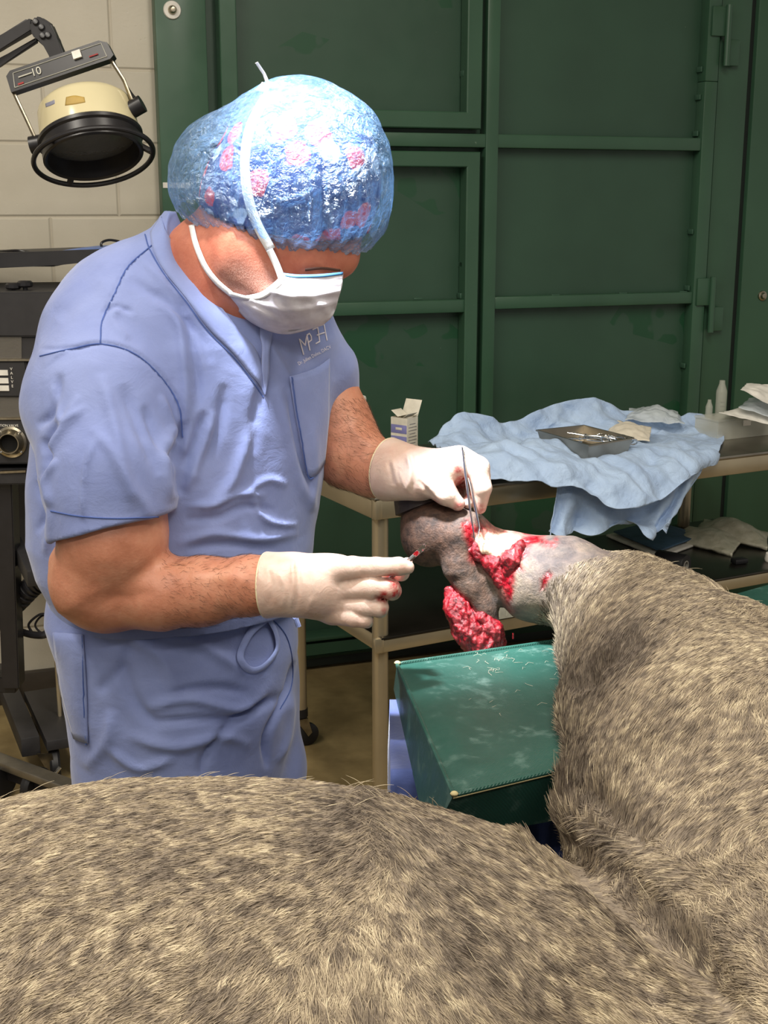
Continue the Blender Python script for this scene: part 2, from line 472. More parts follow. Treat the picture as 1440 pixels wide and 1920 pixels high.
for z in (2.10, 1.20):     # hinges: leaf, knuckle, offset lower leaf
    h = wb('hinge', 1.145, 1.205, z - .005, z + .09, .06, .072, bev=.003)
    mb = MB(); mb.cyl((1.205, -.075, z - .10), (1.205, -.075, z + .095), .011); mb.build('knuckle', M_green, h, local=True)
    mb = MB(); mb.box((1.235, -.058, z - .055), (.055, .012, .085), bev=.003); mb.build('hinge_leaf', M_green, h, local=True)
# weld beads
mb = MB()
for (s, z) in ((.255, 1.95), (.255, 1.80), (1.13, 1.99), (1.13, 1.90), (1.128, 1.78), (1.13, 1.45), (1.128, 1.255), (.26, 1.35), (.255, 1.248), (1.128, .98)):
    mb.box((s, -.03, z), (.006, .03, .018), bev=.002)
for s in (.60, .86, 1.10, .10): mb.box((s, -.05, 1.244), (.03, .008, .004), bev=.0015)
mb.build('weld_bead', simple('weld_green', '3c5c4a', .35), door, local=True)
b_ = MB(); b_.lathe([(0, .006), (.024, .006), (.026, .003), (.026, 0)], (-.675, -.055, 2.095), (0, -1, 0)); wsh = b_.build('washer', M_white, door, local=True)
b_ = MB(); b_.lathe([(0, .022), (.007, .021), (.012, .014), (.0135, .006), (.012, .004)], (-.675, -.055, 2.095), (0, -1, 0), n=12); b_.build('bolt_head', M_steel, wsh, local=True)
b_ = MB(); b_.lathe([(0, .018), (.009, .016), (.012, .008), (.017, .006), (.018, 0)], (1.43, -.05, 1.222), (0, -1, 0)); b_.build('push_button', M_steel, door, local=True)
d2 = tag(thing('door_2', None, None), kind='structure'); d2.location = WM.to_translation(); d2.rotation_euler = (0, 0, TH)
wb('door_panel', 1.34, 2.6, 0, 3.2, .0, .05, M_green, .006, d2)
wb('seal', 1.318, 1.342, 0, 3.2, .0, .03, M_gdk, 0, d2)
# paper tag behind the surgeon's neck on the post edge
o = wb('paper_tag', -.722, -.64, 1.592, 1.608, .056, .0575, M_white, 0, None)
o.location = WM.to_translation(); o.rotation_euler = (0, 0, TH); tag(o, 'small white paper tag taped on the green door post beside the cap', 'tag')
# ================================================================== SURGEON
surgeon = thing('person', 'person in blue scrubs, cap and mask bending over the horse leg with scalpel and tweezers', 'person', (-.18, 2.0, 0))
YT = 1.98; YAW = R(24); Rot2 = np.array([[math.cos(YAW), math.sin(YAW)], [-math.sin(YAW), math.cos(YAW)]])
def loft(rows, Y0, ydepth):
    z = []; cx = []; aa = []; cy = []; bb = []
    for (py, l, r, *yy) in rows:
        Yc = yy[0] if yy else Y0; b = yy[1] if len(yy) > 1 else ydepth
        c = at((l + r) / 2, py, Yc); hw = pr((r - l) / 2, c)
        a = math.sqrt(max(hw ** 2 - (b * math.sin(YAW)) ** 2, (hw * .5) ** 2)) / math.cos(YAW)
        z.append(c[2]); cx.append(c[0]); cy.append(Yc); aa.append(a); bb.append(b)
    o = np.argsort(z); z, cx, cy, aa, bb = [np.array(v)[o] for v in (z, cx, cy, aa, bb)]
    def f(P):
        Z = P[:, 2]; X = P[:, 0] - np.interp(Z, z, cx); Yv = P[:, 1] - np.interp(Z, z, cy)
        a = np.interp(Z, z, aa); b = np.interp(Z, z, bb)
        u = X * Rot2[0, 0] + Yv * Rot2[0, 1]; v = X * Rot2[1, 0] + Yv * Rot2[1, 1]
        k0 = np.sqrt((u / a) ** 2 + (v / b) ** 2) + 1e-9; k1 = np.sqrt((u / a ** 2) ** 2 + (v / b ** 2) ** 2) + 1e-9
        d = k0 * (k0 - 1) / k1
        return np.maximum(d, np.maximum(Z - z[-1], z[0] - Z))
    return f
torso_rows = [(392, 302, 338, 1.99, .03), (425, 278, 350, 1.99, .05), (450, 245, 385, 1.99, .065), (490, 200, 450, 1.99, .085), (530, 165, 540, 1.99, .105), (575, 125, 612, 1.99, .125), (640, 95, 630, 1.98, .135),
              (720, 90, 628, 1.975, .14), (800, 78, 618, 1.97, .145), (900, 68, 607, 1.97, .15), (1000, 66, 590, 1.965, .15), (1060, 84, 584, 1.96, .15), (1100, 102, 575, 1.96, .15), (1140, 112, 562, 1.96, .15)]
f_torso = loft(torso_rows, YT, .15)
# near sleeve (his right) and far sleeve (his left)
nS = [pc(205, 640, 1.93, 132), pc(190, 760, 1.86, 138), pc(205, 880, 1.80, 124), pc(212, 1020, 1.77, 116)]
fS = [pc(570, 640, 2.04, 62), pc(612, 690, 2.07, 56), pc(632, 770, 2.10, 48)]
f_torso_core = lambda P: smin(f_torso(P), d_ell(P, at(235, 610, 1.98), (pr(140, at(235, 610, 1.98)), .13, .115)), .05)
def half(P, p, n):      # >0 on the side n points to
    n = np.asarray(n, float); n /= np.linalg.norm(n); return (P - np.asarray(p)) @ n
sl_end_n = at(200, 992, 1.77); sl_dir_n = at(212, 1020, 1.77) - at(200, 880, 1.79)
sl_end_f = at(648, 752, 2.08); sl_dir_f = at(655, 800, 2.09) - at(610, 690, 2.07)
def f_shirt(P):
    ns = smax(d_chain(P, nS, .03), half(P, sl_end_n, sl_dir_n + np.array([.02, 0, 0])), .006)
    fs = smax(d_chain(P, fS, .02), half(P, sl_end_f, sl_dir_f), .006)
    d = smin(f_torso_core(P), ns, .010); d = smin(d, fs, .03)
    return d
# neck opening carved out of the shirt
neck_ax = [(at(345, 355, 1.94), .052), (at(410, 428, 1.92), .070), (at(470, 520, 1.88), .052), (at(494, 585, 1.83), .030), (at(491, 642, 1.80), .007)]
def f_neckhole(P): return d_chain(P, neck_ax, .03)
def f_shirt2(P): return smax(f_shirt(P), -f_neckhole(P), .006)
# skin: head, neck, arms ------------------------------------------------------------
sk = {}
HC = at(548, 372, 1.93)
def f_head(P):
    d = d_ell(P, HC, (.107, .098, .112))
    d = smin(d, d_ell(P, at(492, 400, 1.95), (.085, .085, .09)), .03)
    d = smin(d, d_ell(P, at(560, 462, 1.925), (.088, .075, .062)), .03)      # cheeks, face
    d = smin(d, d_cone(P, at(470, 495, 1.905), at(516, 556, 1.88), .056, .040), .03)   # jaw
    d = smin(d, d_cone(P, at(545, 570, 1.88), at(596, 545, 1.88), .026, .024), .025)  # chin / mouth
    d = smin(d, d_cone(P, at(640, 487, 1.90), at(575, 492, 1.865), .022, .020), .022)     # brow ridge
    d = smin(d, d_cone(P, at(612, 498, 1.875), at(618, 540, 1.862), .009, .012), .012)     # nose
    d = smax(d, -d_ell(P, at(592, 517, 1.84), (.020, .012, .009)), .01)       # eye socket
    d = smin(d, d_ell(P, at(592, 514, 1.862), (.013, .013, .009)), .004)     # closed lid
    d = smin(d, d_ell(P, at(455, 462, 1.862), (.014, .010, .026)), .008)     # ear, mostly under the cap
    return d
def f_skin_head(P):
    d = f_head(P)
    d = smin(d, d_chain(P, [(at(470, 470, 1.93), .072), (at(400, 490, 1.965), .066), (at(345, 520, 1.99), .060)], .03), .035)
    d = smin(d, d_cone(P, at(420, 560, 1.945), at(455, 630, 1.95), .066, .05), .03)
    return d
# arms
nA = [pc(222, 900, 1.80, 92), pc(212, 1010, 1.78, 97), pc(188, 1090, 1.79, 88), pc(205, 1112, 1.79, 66), pc(300, 1112, 1.77, 66), pc(380, 1108, 1.76, 61), pc(470, 1098, 1.735, 52), pc(540, 1096, 1.72, 49)]
fA = [pc(600, 700, 2.08, 60), pc(630, 800, 2.07, 66), pc(655, 850, 2.05, 64), pc(700, 878, 2.03, 50), pc(745, 882, 2.0, 44), pc(775, 888, 1.985, 40)]
def f_arms(P):
    d = d_chain(P, nA, .02)
    d = smin(d, d_cone(P, at(118, 1050, 1.80), at(160, 1122, 1.80), .012, .028), .03)   # elbow
    return np.minimum(d, d_chain(P, fA, .02))
# pants
pants_rows = [(1090, 102, 560, 1.965, .14), (1150, 98, 558, 1.96, .14), (1220, 118, 558, 1.96, .15), (1320, 132, 552, 1.96, .15), (1390, 142, 545, 1.96, .14), (1480, 142, 535, 1.97, .14), (1560, 150, 530, 1.97, .14)]
f_hips = loft(pants_rows, 1.96, .14)
def foot(px, Y, z): p = at(px, 1300, Y); return np.array([p[0], Y, z])
def f_pants(P):
    d = f_hips(P)
    l1 = d_chain(P, [(foot(312, 1.94, .80), .125), (foot(318, 1.93, .55), .118), (foot(325, 1.97, .10), .085)], .03)
    l2 = d_chain(P, [(foot(468, 2.03, .80), .085), (foot(478, 2.04, .60), .080), (foot(468, 2.08, .10), .075)], .03)
    d = smin(d, l1, .03); d = np.minimum(smin(d, l2, .012), 9)
    return smax(d, .06 - P[:, 2], .005)

# ---- materials
def cloth_mat(name, hx, hx2=None, weave=True, rough=.8, tr=0):
    t = NT(name); c = hexc(hx); c2 = hexc(hx2) if hx2 else tuple(v * .85 for v in c)
    n1 = t.noise(7, 5, .6)
    t.set(color=t.ramp(n1, [(.32, c2), (.66, c)]), rough=rough, sheen=.25, spec=.25)
    if weave:
        h = t.math('ADD', t.math('MULTIPLY', t.noise(22, 5, .6, dist=.5), 1.0), t.math('MULTIPLY', t.noise(420, 2), .07))
        t.bump(h, .35, .006)
    return t.m
M_scrub = cloth_mat('scrub_cotton', '8390bf', '7481b2')
M_scrub_seam = simple('scrub_seam', '465c9a', .85)
M_scrub_hem = cloth_mat('scrub_hem_cotton', '8693c1', '7885b5')
t = NT('arm_skin'); n1 = t.noise(18, 6, .6); n2 = t.noise(240, 3)
t.set(color=t.ramp(n1, [(.3, hexc('a66a50')), (.5, hexc('ba7d62')), (.72, hexc('c99276'))]), rough=.48, sss=.12)
t.b.inputs['Subsurface Radius'].default_value = (.012, .005, .003); t.bump(t.math('ADD', n2, t.math('MULTIPLY', n1, .6)), .25, .002); M_skin = t.m
t = NT('face_skin'); n1 = t.noise(30, 6, .65); fac = t.attr('stubble').outputs['Fac']
base = t.ramp(n1, [(.3, hexc('a65c47')), (.7, hexc('bd775e'))])
st = t.ramp(t.noise(900, 2), [(.42, hexc('6b4a42')), (.6, hexc('a58a7e'))])
t.set(color=t.mix(t.math('MULTIPLY', fac, .65), base, st), rough=.5, sss=.12); t.b.inputs['Subsurface Radius'].default_value = (.012, .005, .003)
t.bump(t.noise(300, 3), .3, .0015); M_face = t.m

# ---- build skin
def organic(name, f, lo, hi, h, m, parent, strokes=None, noise=None):
    P, Q = sdf_mesh(f, lo, hi, h)
    if strokes or noise:
        N = vnormals(P, Q)
        if noise is not None: P = P + N * noise(P, N)[:, None]
        if strokes: P = sculpt(P, N, strokes, gain=1.6 if name.startswith('scrub') else 1)
    o = mesh_obj(name, P, Q, m, parent)
    return o, P, Q
skA = [([(370, 1030), (330, 1048), (300, 1060)], 6, -2.5, 'g'), ([(190, 1120), (240, 1118), (290, 1110)], 10, -2, 'g'), ([(355, 1080), (420, 1085), (480, 1090)], 14, 2, 'r'),
       ([(650, 790), (680, 830), (720, 850)], 9, 2, 'r')]
def f_body(P):
    return np.minimum(f_skin_head(P), f_arms(P))
lo, hi = bounds([p for p, r in nA + fA] + [HC, at(600, 600, 1.85), at(430, 330, 2.0)], .14)
body, BP, BQ = organic('body', f_body, lo, hi, .0045, M_skin, surgeon, skA, lambda P, N: .0006 * fbm(P, 40, 2))
pjb = proj(BP); headm = (BP[:, 2] > at(500, 640, 1.9)[2]) & (pjb[:, 0] > 300) & (pjb[:, 0] < 720) & (BP[:, 2] > 1.2)
body.data.materials.append(M_face)
fm = headm[BQ].all(1); body.data.polygons.foreach_set('material_index', fm.astype(int).tolist())
a = body.data.attributes.new('stubble', 'FLOAT', 'POINT')
dd, tt, sd = seg_dist(pjb[:, :2], [(445, 520), (500, 545), (560, 590), (620, 590)])
a.data.foreach_set('value', np.clip(1.3 - dd / 45, 0, 1).astype(np.float32))

# ---- shirt
sw = []   # traced folds
G = lambda pts, w, a: sw.append((pts, w, a, 'g'))
Rr = lambda pts, w, a: sw.append((pts, w, a, 'r'))
S = lambda pts, w, a: sw.append((pts, w, a, 's'))
# armhole seam and shoulder seam
G([(75, 655), (130, 655), (188, 645), (250, 662), (300, 705), (335, 760), (342, 830)], 4, -3.5)
S([(340, 880), (346, 830), (335, 760), (300, 705), (250, 662), (188, 645), (130, 655), (80, 690)], 40, 2.5)
G([(188, 645), (192, 600), (215, 550), (240, 500), (285, 460)], 3, -3.0)
# sleeve folds
G([(345, 790), (330, 860), (335, 930)], 13, -7); Rr([(318, 800), (312, 870), (322, 940)], 14, 5)
Rr([(190, 700), (215, 800), (240, 900), (290, 975)], 15, 4.5); G([(230, 720), (265, 810), (300, 890)], 15, -4.5)
Rr([(100, 720), (115, 790), (150, 740)], 9, 3); Rr([(80, 860), (120, 800), (160, 760)], 9, 4); G([(70, 800), (100, 770), (112, 700)], 9, -5)
G([(90, 880), (88, 830), (110, 790)], 7, -5); Rr([(155, 975), (160, 880), (180, 820)], 5, 3.5); Rr([(250, 960), (215, 860), (170, 800)], 12, 3)
Rr([(95, 950), (85, 900), (105, 860)], 9, 5); G([(75, 900), (90, 860), (80, 820)], 8, -5)
G([(270, 760), (300, 830), (335, 870)], 10, -5); Rr([(300, 740), (330, 820), (345, 850)], 8, 4)
G([(345, 880), (365, 830), (385, 770)], 11, -6)
# chest
Rr([(240, 640), (210, 600), (230, 570)], 9, 2.5); G([(250, 585), (215, 575), (195, 590)], 6, -3)
Rr([(290, 560), (330, 600), (345, 690), (350, 790)], 11, 5.5); G([(310, 520), (350, 590), (370, 700), (372, 770)], 10, -5)
Rr([(260, 480), (320, 540), (400, 600), (420, 640)], 11, 3.5); G([(240, 520), (300, 560), (370, 620), (395, 680)], 12, -4)
Rr([(480, 790), (455, 850), (430, 910), (380, 960)], 14, 5); G([(500, 700), (480, 780), (470, 850)], 14, -4)
Rr([(400, 770), (380, 850), (345, 920)], 14, 5); G([(420, 720), (410, 800), (370, 890)], 13, -5)
Rr([(350, 950), (400, 945), (450, 925), (500, 930)], 8, 4); G([(345, 975), (410, 970), (460, 950), (520, 960)], 9, -4)
Rr([(470, 930), (500, 975), (560, 985)], 7, 3.5); Rr([(330, 1020), (400, 1000), (480, 1010), (560, 1000)], 10, 4); G([(350, 1030), (430, 1020), (520, 1030)], 9, -4)
Rr([(520, 720), (540, 820), (560, 900), (590, 960)], 12, 4); G([(540, 740), (560, 850), (585, 920)], 7, -3)
Rr([(450, 930), (500, 900), (540, 910)], 8, 3); Rr([(585, 800), (592, 880), (580, 960)], 9, 3)
Rr([(500, 640), (530, 690), (545, 720)], 10, 3); G([(110, 600), (150, 560), (190, 530)], 20, -2)
Rr([(85, 1040), (95, 980), (80, 930)], 10, 4); G([(70, 1000), (85, 960), (72, 900)], 8, -4)
def shirt_noise(P, N):
    return .0045 * (crumple(P, 7, 8, 5)) + .002 * fbm(P, 11, 3)
lo, hi = bounds([p for p, r in nS + fS] + [at(320, 400, 1.98), at(90, 1180, 1.9)], .16)
shirt, SP, SQ = organic('scrub_top', f_shirt2, lo, hi, .0042, M_scrub, surgeon, sw, shirt_noise)
BV = BVHTree.FromPolygons(SP.tolist(), SQ.tolist())
def hit(px, py, bv, off=.0):
    d = Vector(ray(px, py)).normalized(); r = bv.ray_cast(Vector(C0), d)
    if r[0] is None: return None
    return r[0] + r[1] * off, r[1], r[3]
def hits(pts, bv, off=.001):
    out = []
    for x, y in pts:
        h = hit(x, y, bv, off)
        if h is not None: out.append(h[0])
    return out
def patch(name, rows, bv, off, m, parent, thick=.0015, nu=24, nv=6, bulge=0.0, back=None):
    """rows: list of pixel polylines (same direction), lofted and laid on a surface"""
    rr = [spline(r, nu) for r in rows]; rr = np.stack(rr); cols = np.stack([spline(rr[:, i], nv) if len(rows) > 2 else np.linspace(rr[0, i], rr[1, i], nv) for i in range(nu)], 1)
    V = []; last = None; dist = np.full((nv, nu), np.nan)
    for j in range(nv):
        for i in range(nu):
            h = hit(*cols[j, i], bv, 0)
            if h: dist[j, i] = (h[0] - Vector(C0)).length
    D2 = dist.copy()
    if back is not None: D2 = np.where(np.isnan(D2), back, D2)
    med = np.nanmedian(D2)
    for j in range(nv):      # fill misses from neighbours
        row = D2[j]; ok = ~np.isnan(row)
        D2[j] = np.interp(np.arange(nu), np.arange(nu)[ok], row[ok]) if ok.any() else med
    for _ in range(2):
        E = np.pad(D2, 1, mode='edge'); D2 = .4 * D2 + .6 * (E[:-2, 1:-1] + E[2:, 1:-1] + E[1:-1, :-2] + E[1:-1, 2:]) / 4
    V = []
    for j in range(nv):
        for i in range(nu):
            d = ray(*cols[j, i]); d = d / np.linalg.norm(d)
            bl = bulge * math.sin(math.pi * i / (nu - 1)) * math.sin(math.pi * j / (nv - 1))
            V.append(C0 + d * (D2[j, i] - off - bl))
    Fc = [(j * nu + i, j * nu + i + 1, (j + 1) * nu + i + 1, (j + 1) * nu + i) for j in range(nv - 1) for i in range(nu - 1)]
    o = mesh_obj(name, np.array(V), Fc, m, parent); solidify(o, thick, 1 if False else 0); return o
# collar bands of the V neck
patch('collar', [[(302, 405), (314, 440), (345, 492), (380, 538), (414, 576), (450, 622), (479, 655), (493, 700), (497, 742)], [(282, 436), (288, 470), (311, 512), (350, 560), (389, 614), (437, 662), (468, 700), (486, 721), (497, 742)]], BV, .003, M_scrub_hem, shirt, .003, 50, 6)
patch('collar', [[(488, 606), (488, 630), (492, 650), (491, 690), (496, 735)], [(512, 612), (508, 640), (505, 665), (504, 700), (498, 742)]], BV, .006, M_scrub_hem, shirt, .003, 20, 4)
# seams
mb = MB()
for pts in ([(272, 440), (281, 468), (308, 515), (347, 563), (386, 617), (434, 666), (465, 704), (494, 745)], [(75, 668), (130, 655), (188, 645), (250, 662), (300, 705), (335, 760), (343, 820)],
            [(188, 645), (192, 600), (215, 550), (240, 500), (285, 460)], [(95, 958), (150, 968), (220, 972), (315, 968)]):
    h = hits(spline(pts, 60), BV, .0004)
    mb.tube(h, .0011, 6)
mb.build('seam', M_scrub_seam, shirt)
# breast pocket
patch('breast_pocket', [[(543, 706), (565, 700), (592, 690), (618, 672)], [(556, 790), (580, 790), (600, 785), (616, 780)], [(575, 888), (585, 894), (598, 885), (609, 868)]], BV, .004, M_scrub, shirt, .002, 20, 14, .003)
mb = MB()
for pts in ([(543, 706), (548, 740), (560, 810), (575, 888), (585, 894)],): mb.tube(hits(spline(pts, 40), BV, .005), .0012, 6)
mb.build('pocket_stitching', M_scrub_seam, shirt)
# embroidered lettering above the pocket
M_thread = simple('white_thread', 'e9e4ea', .8)
Z = lambda x, y: (540 + x * 140 / 1440, 590 + y * 110 / 1131)
mb = MB()
for st_ in ([(290, 770), (210, 470), (320, 590), (350, 400), (410, 690)], [(350, 400), (400, 365), (435, 420), (440, 490), (375, 540)],
            [(460, 295), (560, 245), (600, 520), (525, 560)], [(545, 400), (690, 350)], [(680, 190), (740, 500)]):
    q = [Z(*p) for p in st_]; dn = []
    for a_, b_ in zip(q[:-1], q[1:]):
        for k in range(8): dn.append((a_[0] + (b_[0] - a_[0]) * k / 8, a_[1] + (b_[1] - a_[1]) * k / 8))
    dn.append(q[-1]); h = hits(dn, BV, .0012)
    if len(h) > 3: mb.tube(h, .0011, 6)
mb.build('embroidered_logo', M_thread, shirt)
def surface_text(body, p0, p1, size_px, m, name, parent, bv, off=.001):
    cu = bpy.data.curves.new(name, 'FONT'); cu.body = body; cu.size = 1; cu.resolution_u = 2
    t_ = bpy.data.objects.new(name, cu); COL.objects.link(t_); dg = bpy.context.evaluated_depsgraph_get()
    me = bpy.data.meshes.new_from_object(t_.evaluated_get(dg)); bpy.data.objects.remove(t_)
    xs = [v.co.x for v in me.vertices]; wd = max(xs); ux = (Vector(p1) - Vector(p0)); un = ux.normalized(); up = Vector((un.y, -un.x))
    for v in me.vertices:
        p = Vector(p0) + ux * (v.co.x / wd) + up * v.co.y * size_px
        h = hit(p.x, p.y, bv, off)
        v.co = h[0] if h else Vector(at(p.x, p.y, 1.85))
    me.materials.clear(); me.materials.append(m); me.name = name
    o = bpy.data.objects.new(name, me); link(o, parent); return o
surface_text('Dr. Julien Deleu, DACV', (559, 685), (620, 652), 9.5, M_thread, 'embroidered_name', shirt, BV, .0015)
# sleeve hem band
0 and patch('sleeve_hem', [[(112, 953), (150, 962), (220, 970), (306, 966)], [(114, 981), (150, 988), (220, 998), (300, 1000)]], BV, .0014, M_scrub_hem, shirt, .0012, 60, 5)

# ---- pants
pw = [([(165, 1180), (230, 1190), (300, 1230), (330, 1300)], 16, 5, 'r'), ([(230, 1240), (250, 1310), (300, 1370)], 14, -5, 'g'), ([(270, 1330), (350, 1310), (450, 1330), (500, 1300)], 10, 5, 'r'),
      ([(280, 1355), (370, 1350), (450, 1345), (520, 1300)], 9, -5, 'g'), ([(240, 1380), (330, 1400), (420, 1380), (470, 1400)], 12, 5, 'r'), ([(200, 1400), (260, 1440), (330, 1420)], 10, 4, 'r'),
      ([(390, 1470), (380, 1430), (420, 1370), (480, 1330), (540, 1300)], 9, -5, 'g'), ([(500, 1440), (500, 1380), (535, 1310), (552, 1240)], 7, -8, 'g'), ([(300, 1190), (380, 1210), (460, 1260)], 14, 4, 'r'),
      ([(320, 1300), (400, 1290), (470, 1300)], 9, -4, 'g'), ([(180, 1300), (230, 1250), (250, 1190)], 12, -4, 'g'), ([(160, 1440), (200, 1390), (210, 1330)], 14, 4, 'r'),
      ([(520, 1430), (540, 1380), (548, 1300)], 8, 4, 'r'), ([(150, 1240), (155, 1320), (165, 1385)], 3, -3, 'g')]
lo = np.array([-.72, 1.72, .03]); hi = np.array([.02, 2.22, 1.12])
pants, PP, PQ = organic('scrub_pants', f_pants, lo, hi, .006, M_scrub, surgeon, pw, lambda P, N: .006 * crumple(P, 6, 8, 9) + .002 * fbm(P, 10, 2))
BVP = BVHTree.FromPolygons(PP.tolist(), PQ.tolist())
patch('side_pocket', [[(99, 1186), (125, 1187), (156, 1190)], [(112, 1290), (135, 1290), (162, 1290)], [(138, 1385), (150, 1390), (165, 1394)]], BVP, .006, M_scrub, pants, .002, 12, 14, .006, back=float(np.linalg.norm(at(110, 1260, 1.95) - C0)))
mb = MB(); mb.tube(hits(spline([(157, 1190), (160, 1290), (165, 1394)], 30), BVP, .004), .0014, 6)
mb.build('pants_seam', M_scrub_seam, pants); mb = MB(); mb.tube(hits(spline([(500, 1150), (535, 1190), (548, 1240), (545, 1290), (525, 1330)], 30), BVP, .0005), .0010, 6); mb.build('pants_seam', M_scrub_seam, pants)
# drawstring loop and tie end
pts = [(494, 1160), (470, 1180), (452, 1210), (446, 1235), (458, 1252), (478, 1255), (500, 1240), (515, 1215), (512, 1185), (500, 1160)]
h = hits(spline(pts, 50), BVP, .006); mb = MB(); mb.tube(h, .0055, 8, flat=.35)
mb.tube([Vector(at(545, 1150, 1.83)), Vector(at(555, 1160, 1.82)), Vector(at(560, 1175, 1.82))], .004, 8); mb.build('drawstring', M_scrub_hem, pants)
# clogs
M_clog = simple('black_clog_rubber', '1d1c1e', .5)
for (px, Y) in ((325, 1.93), (470, 2.05)):
    p = foot(px, Y, 0); mb = MB(); mb.sph((p[0] + .05, Y - .04, .045), .05, 20, (2.6, 1.0, .9)); mb.box((p[0] + .05, Y - .04, .012), (.25, .095, .024), bev=.01); mb.build('clog', M_clog, surgeon)
# ================================================================== CAP, MASK, GLOVES, INSTRUMENTS
def f_cap(P):
    d = d_ell(P, at(560, 330, 1.93), (.130, .128, .140))
    d = smin(d, d_ell(P, at(424, 336, 1.96), (.084, .10, .092)), .05)
    d = smin(d, d_ell(P, at(645, 340, 1.93), (.068, .10, .112)), .03)
    return d
A_, B_, C_ = at(330, 392, 1.93), at(560, 482, 1.80), at(712, 452, 1.93)
capn = np.cross(B_ - A_, C_ - A_); capn /= np.linalg.norm(capn)
if capn[2] < 0: capn = -capn
capc = (A_ + C_) / 2
P, Q = sdf_mesh(f_cap, at(556, 322, 1.93) - .29, at(556, 322, 1.93) + .27, .003)
N = vnormals(P, Q); hgt = (P - capc) @ capn
ax2 = at(548, 200, 1.93) - at(548, 380, 1.93); ax2 /= np.linalg.norm(ax2)
rel = P - at(540, 330, 1.94); az = np.arctan2(rel[:, 1], rel[:, 0])
pl = np.abs(np.sin(az * 17 + 2.2 * perlin(P * 9) + 1)) ** .6 + .6 * np.abs(np.sin(az * 37 + 3 * perlin(P * 14))) ** .7
low = np.exp(-np.clip(hgt, 0, 9) / .075)
disp = .005 * low * pl + .0034 * crumple(P, 24, 8, 21) + .0045 * crumple(P, 10, 7, 2) - .003 * np.exp(-np.clip(hgt, 0, 9) / .012)
P = P + N * disp[:, None]
capstrokes = [([(455, 200), (470, 260), (465, 330), (480, 400), (500, 465)], 8, 4, 'r'), ([(590, 300), (585, 380), (575, 470)], 7, 5, 'r'), ([(625, 310), (640, 380), (640, 465)], 6, 4, 'r'),
    ([(400, 260), (385, 330), (400, 400)], 8, 4, 'r'), ([(330, 300), (370, 290), (420, 260)], 6, 3, 'r'), ([(350, 250), (380, 240), (400, 220)], 5, 2.5, 'r'), ([(660, 320), (672, 400), (668, 450)], 5, 4, 'r'),
    ([(430, 420), (450, 380), (440, 330)], 7, 4, 'r'), ([(520, 380), (560, 370), (600, 350)], 5, 3, 'r'), ([(610, 300), (605, 380), (610, 470)], 6, -4, 'g')]
P = sculpt(P, N, capstrokes)
keep = (hgt > -.010)
fq = keep[Q].all(1)
used = np.unique(Q[fq]); remap = np.zeros(len(P), int); remap[used] = np.arange(len(used))
t = NT('bouffant_cap_film'); t.n.remove(t.b)
tr = t.add('ShaderNodeBsdfTransparent'); tr.inputs[0].default_value = (.80, .90, 1, 1)
df = t.add('ShaderNodeBsdfDiffuse'); df.inputs[0].default_value = (*hexc('86b4e4'), 1)
tl = t.add('ShaderNodeBsdfTranslucent'); tl.inputs[0].default_value = (*hexc('7fb0e6'), 1)
gl = t.add('ShaderNodeBsdfGlossy'); gl.inputs['Roughness'].default_value = .22; gl.inputs[0].default_value = (.9, .95, 1, 1)
bp = t.add('ShaderNodeBump'); bp.inputs['Strength'].default_value = 1.0; bp.inputs['Distance'].default_value = .012
hh = t.math('ADD', t.noise(38, 5, .6, dist=1.6), t.math('MULTIPLY', t.noise(110, 4, .6, dist=1.2), .5)); t.link(hh, bp.inputs['Height'])
for s_ in (df, tl, gl): t.link(bp.outputs[0], s_.inputs['Normal'])
def mixs(f, a, b):
    m = t.add('ShaderNodeMixShader')
    if isinstance(f, float): m.inputs[0].default_value = f
    else: t.link(f, m.inputs[0])
    t.link(a, m.inputs[1]); t.link(b, m.inputs[2]); return m.outputs[0]
lw = t.add('ShaderNodeLayerWeight'); lw.inputs[0].default_value = .35; t.link(bp.outputs[0], lw.inputs['Normal'])
body_ = mixs(.35, df.outputs[0], tl.outputs[0]); body_ = mixs(.30, body_, gl.outputs[0])
fac = t.math('ADD', t.math('MULTIPLY', t.attr('gather').outputs['Fac'], .5), t.math('MULTIPLY', lw.outputs['Facing'], .6)); fac = t.math('MINIMUM', t.math('ADD', fac, t.ramp(t.noise(45, 5, .6, dist=1.5), [(.38, (.04,) * 3), (.7, (.36,) * 3)])), .95)
t.link(mixs(fac, tr.outputs[0], body_), t.out.inputs[0]); M_film = t.m
t = NT('printed_cap_fabric'); v = t.add('ShaderNodeTexVoronoi'); v.inputs['Scale'].default_value = 22; v.inputs['Randomness'].default_value = .8
t.link(t.coords(), v.inputs['Vector']); nn = t.noise(50, 3)
dsum = t.math('ADD', v.outputs['Distance'], t.math('MULTIPLY', nn, .35))
spotm = t.ramp(dsum, [(.56, (1, 1, 1)), (.60, (0, 0, 0))])
sep = t.add('ShaderNodeSeparateColor'); t.link(v.outputs['Color'], sep.inputs[0])
pick = t.ramp(sep.outputs[0], [(.0, hexc('c03038')), (.5, hexc('c03038')), (.52, hexc('aeb6c4')), (.70, hexc('aeb6c4')), (.72, hexc('1b3068')), (1, hexc('1b3068'))])
t.set(color=t.mix(spotm, hexc('1b3068'), pick), rough=.85); t.bump(t.noise(30, 5), .4, .006); M_print = t.m
sc_cut_c = at(550, 455, 1.9)
def f_inner(P): return smin(smin(d_ell(P, at(562, 330, 1.93), (.119, .117, .127)), d_ell(P, at(480, 370, 1.95), (.075, .09, .085)), .03), f_head(P) - .006, .02)
P2, Q2 = sdf_mesh(f_inner, HC - .2, HC + .2, .004); N2 = vnormals(P2, Q2)
P2 = P2 + N2 * (.003 * crumple(P2, 14, 7, 4))[:, None]
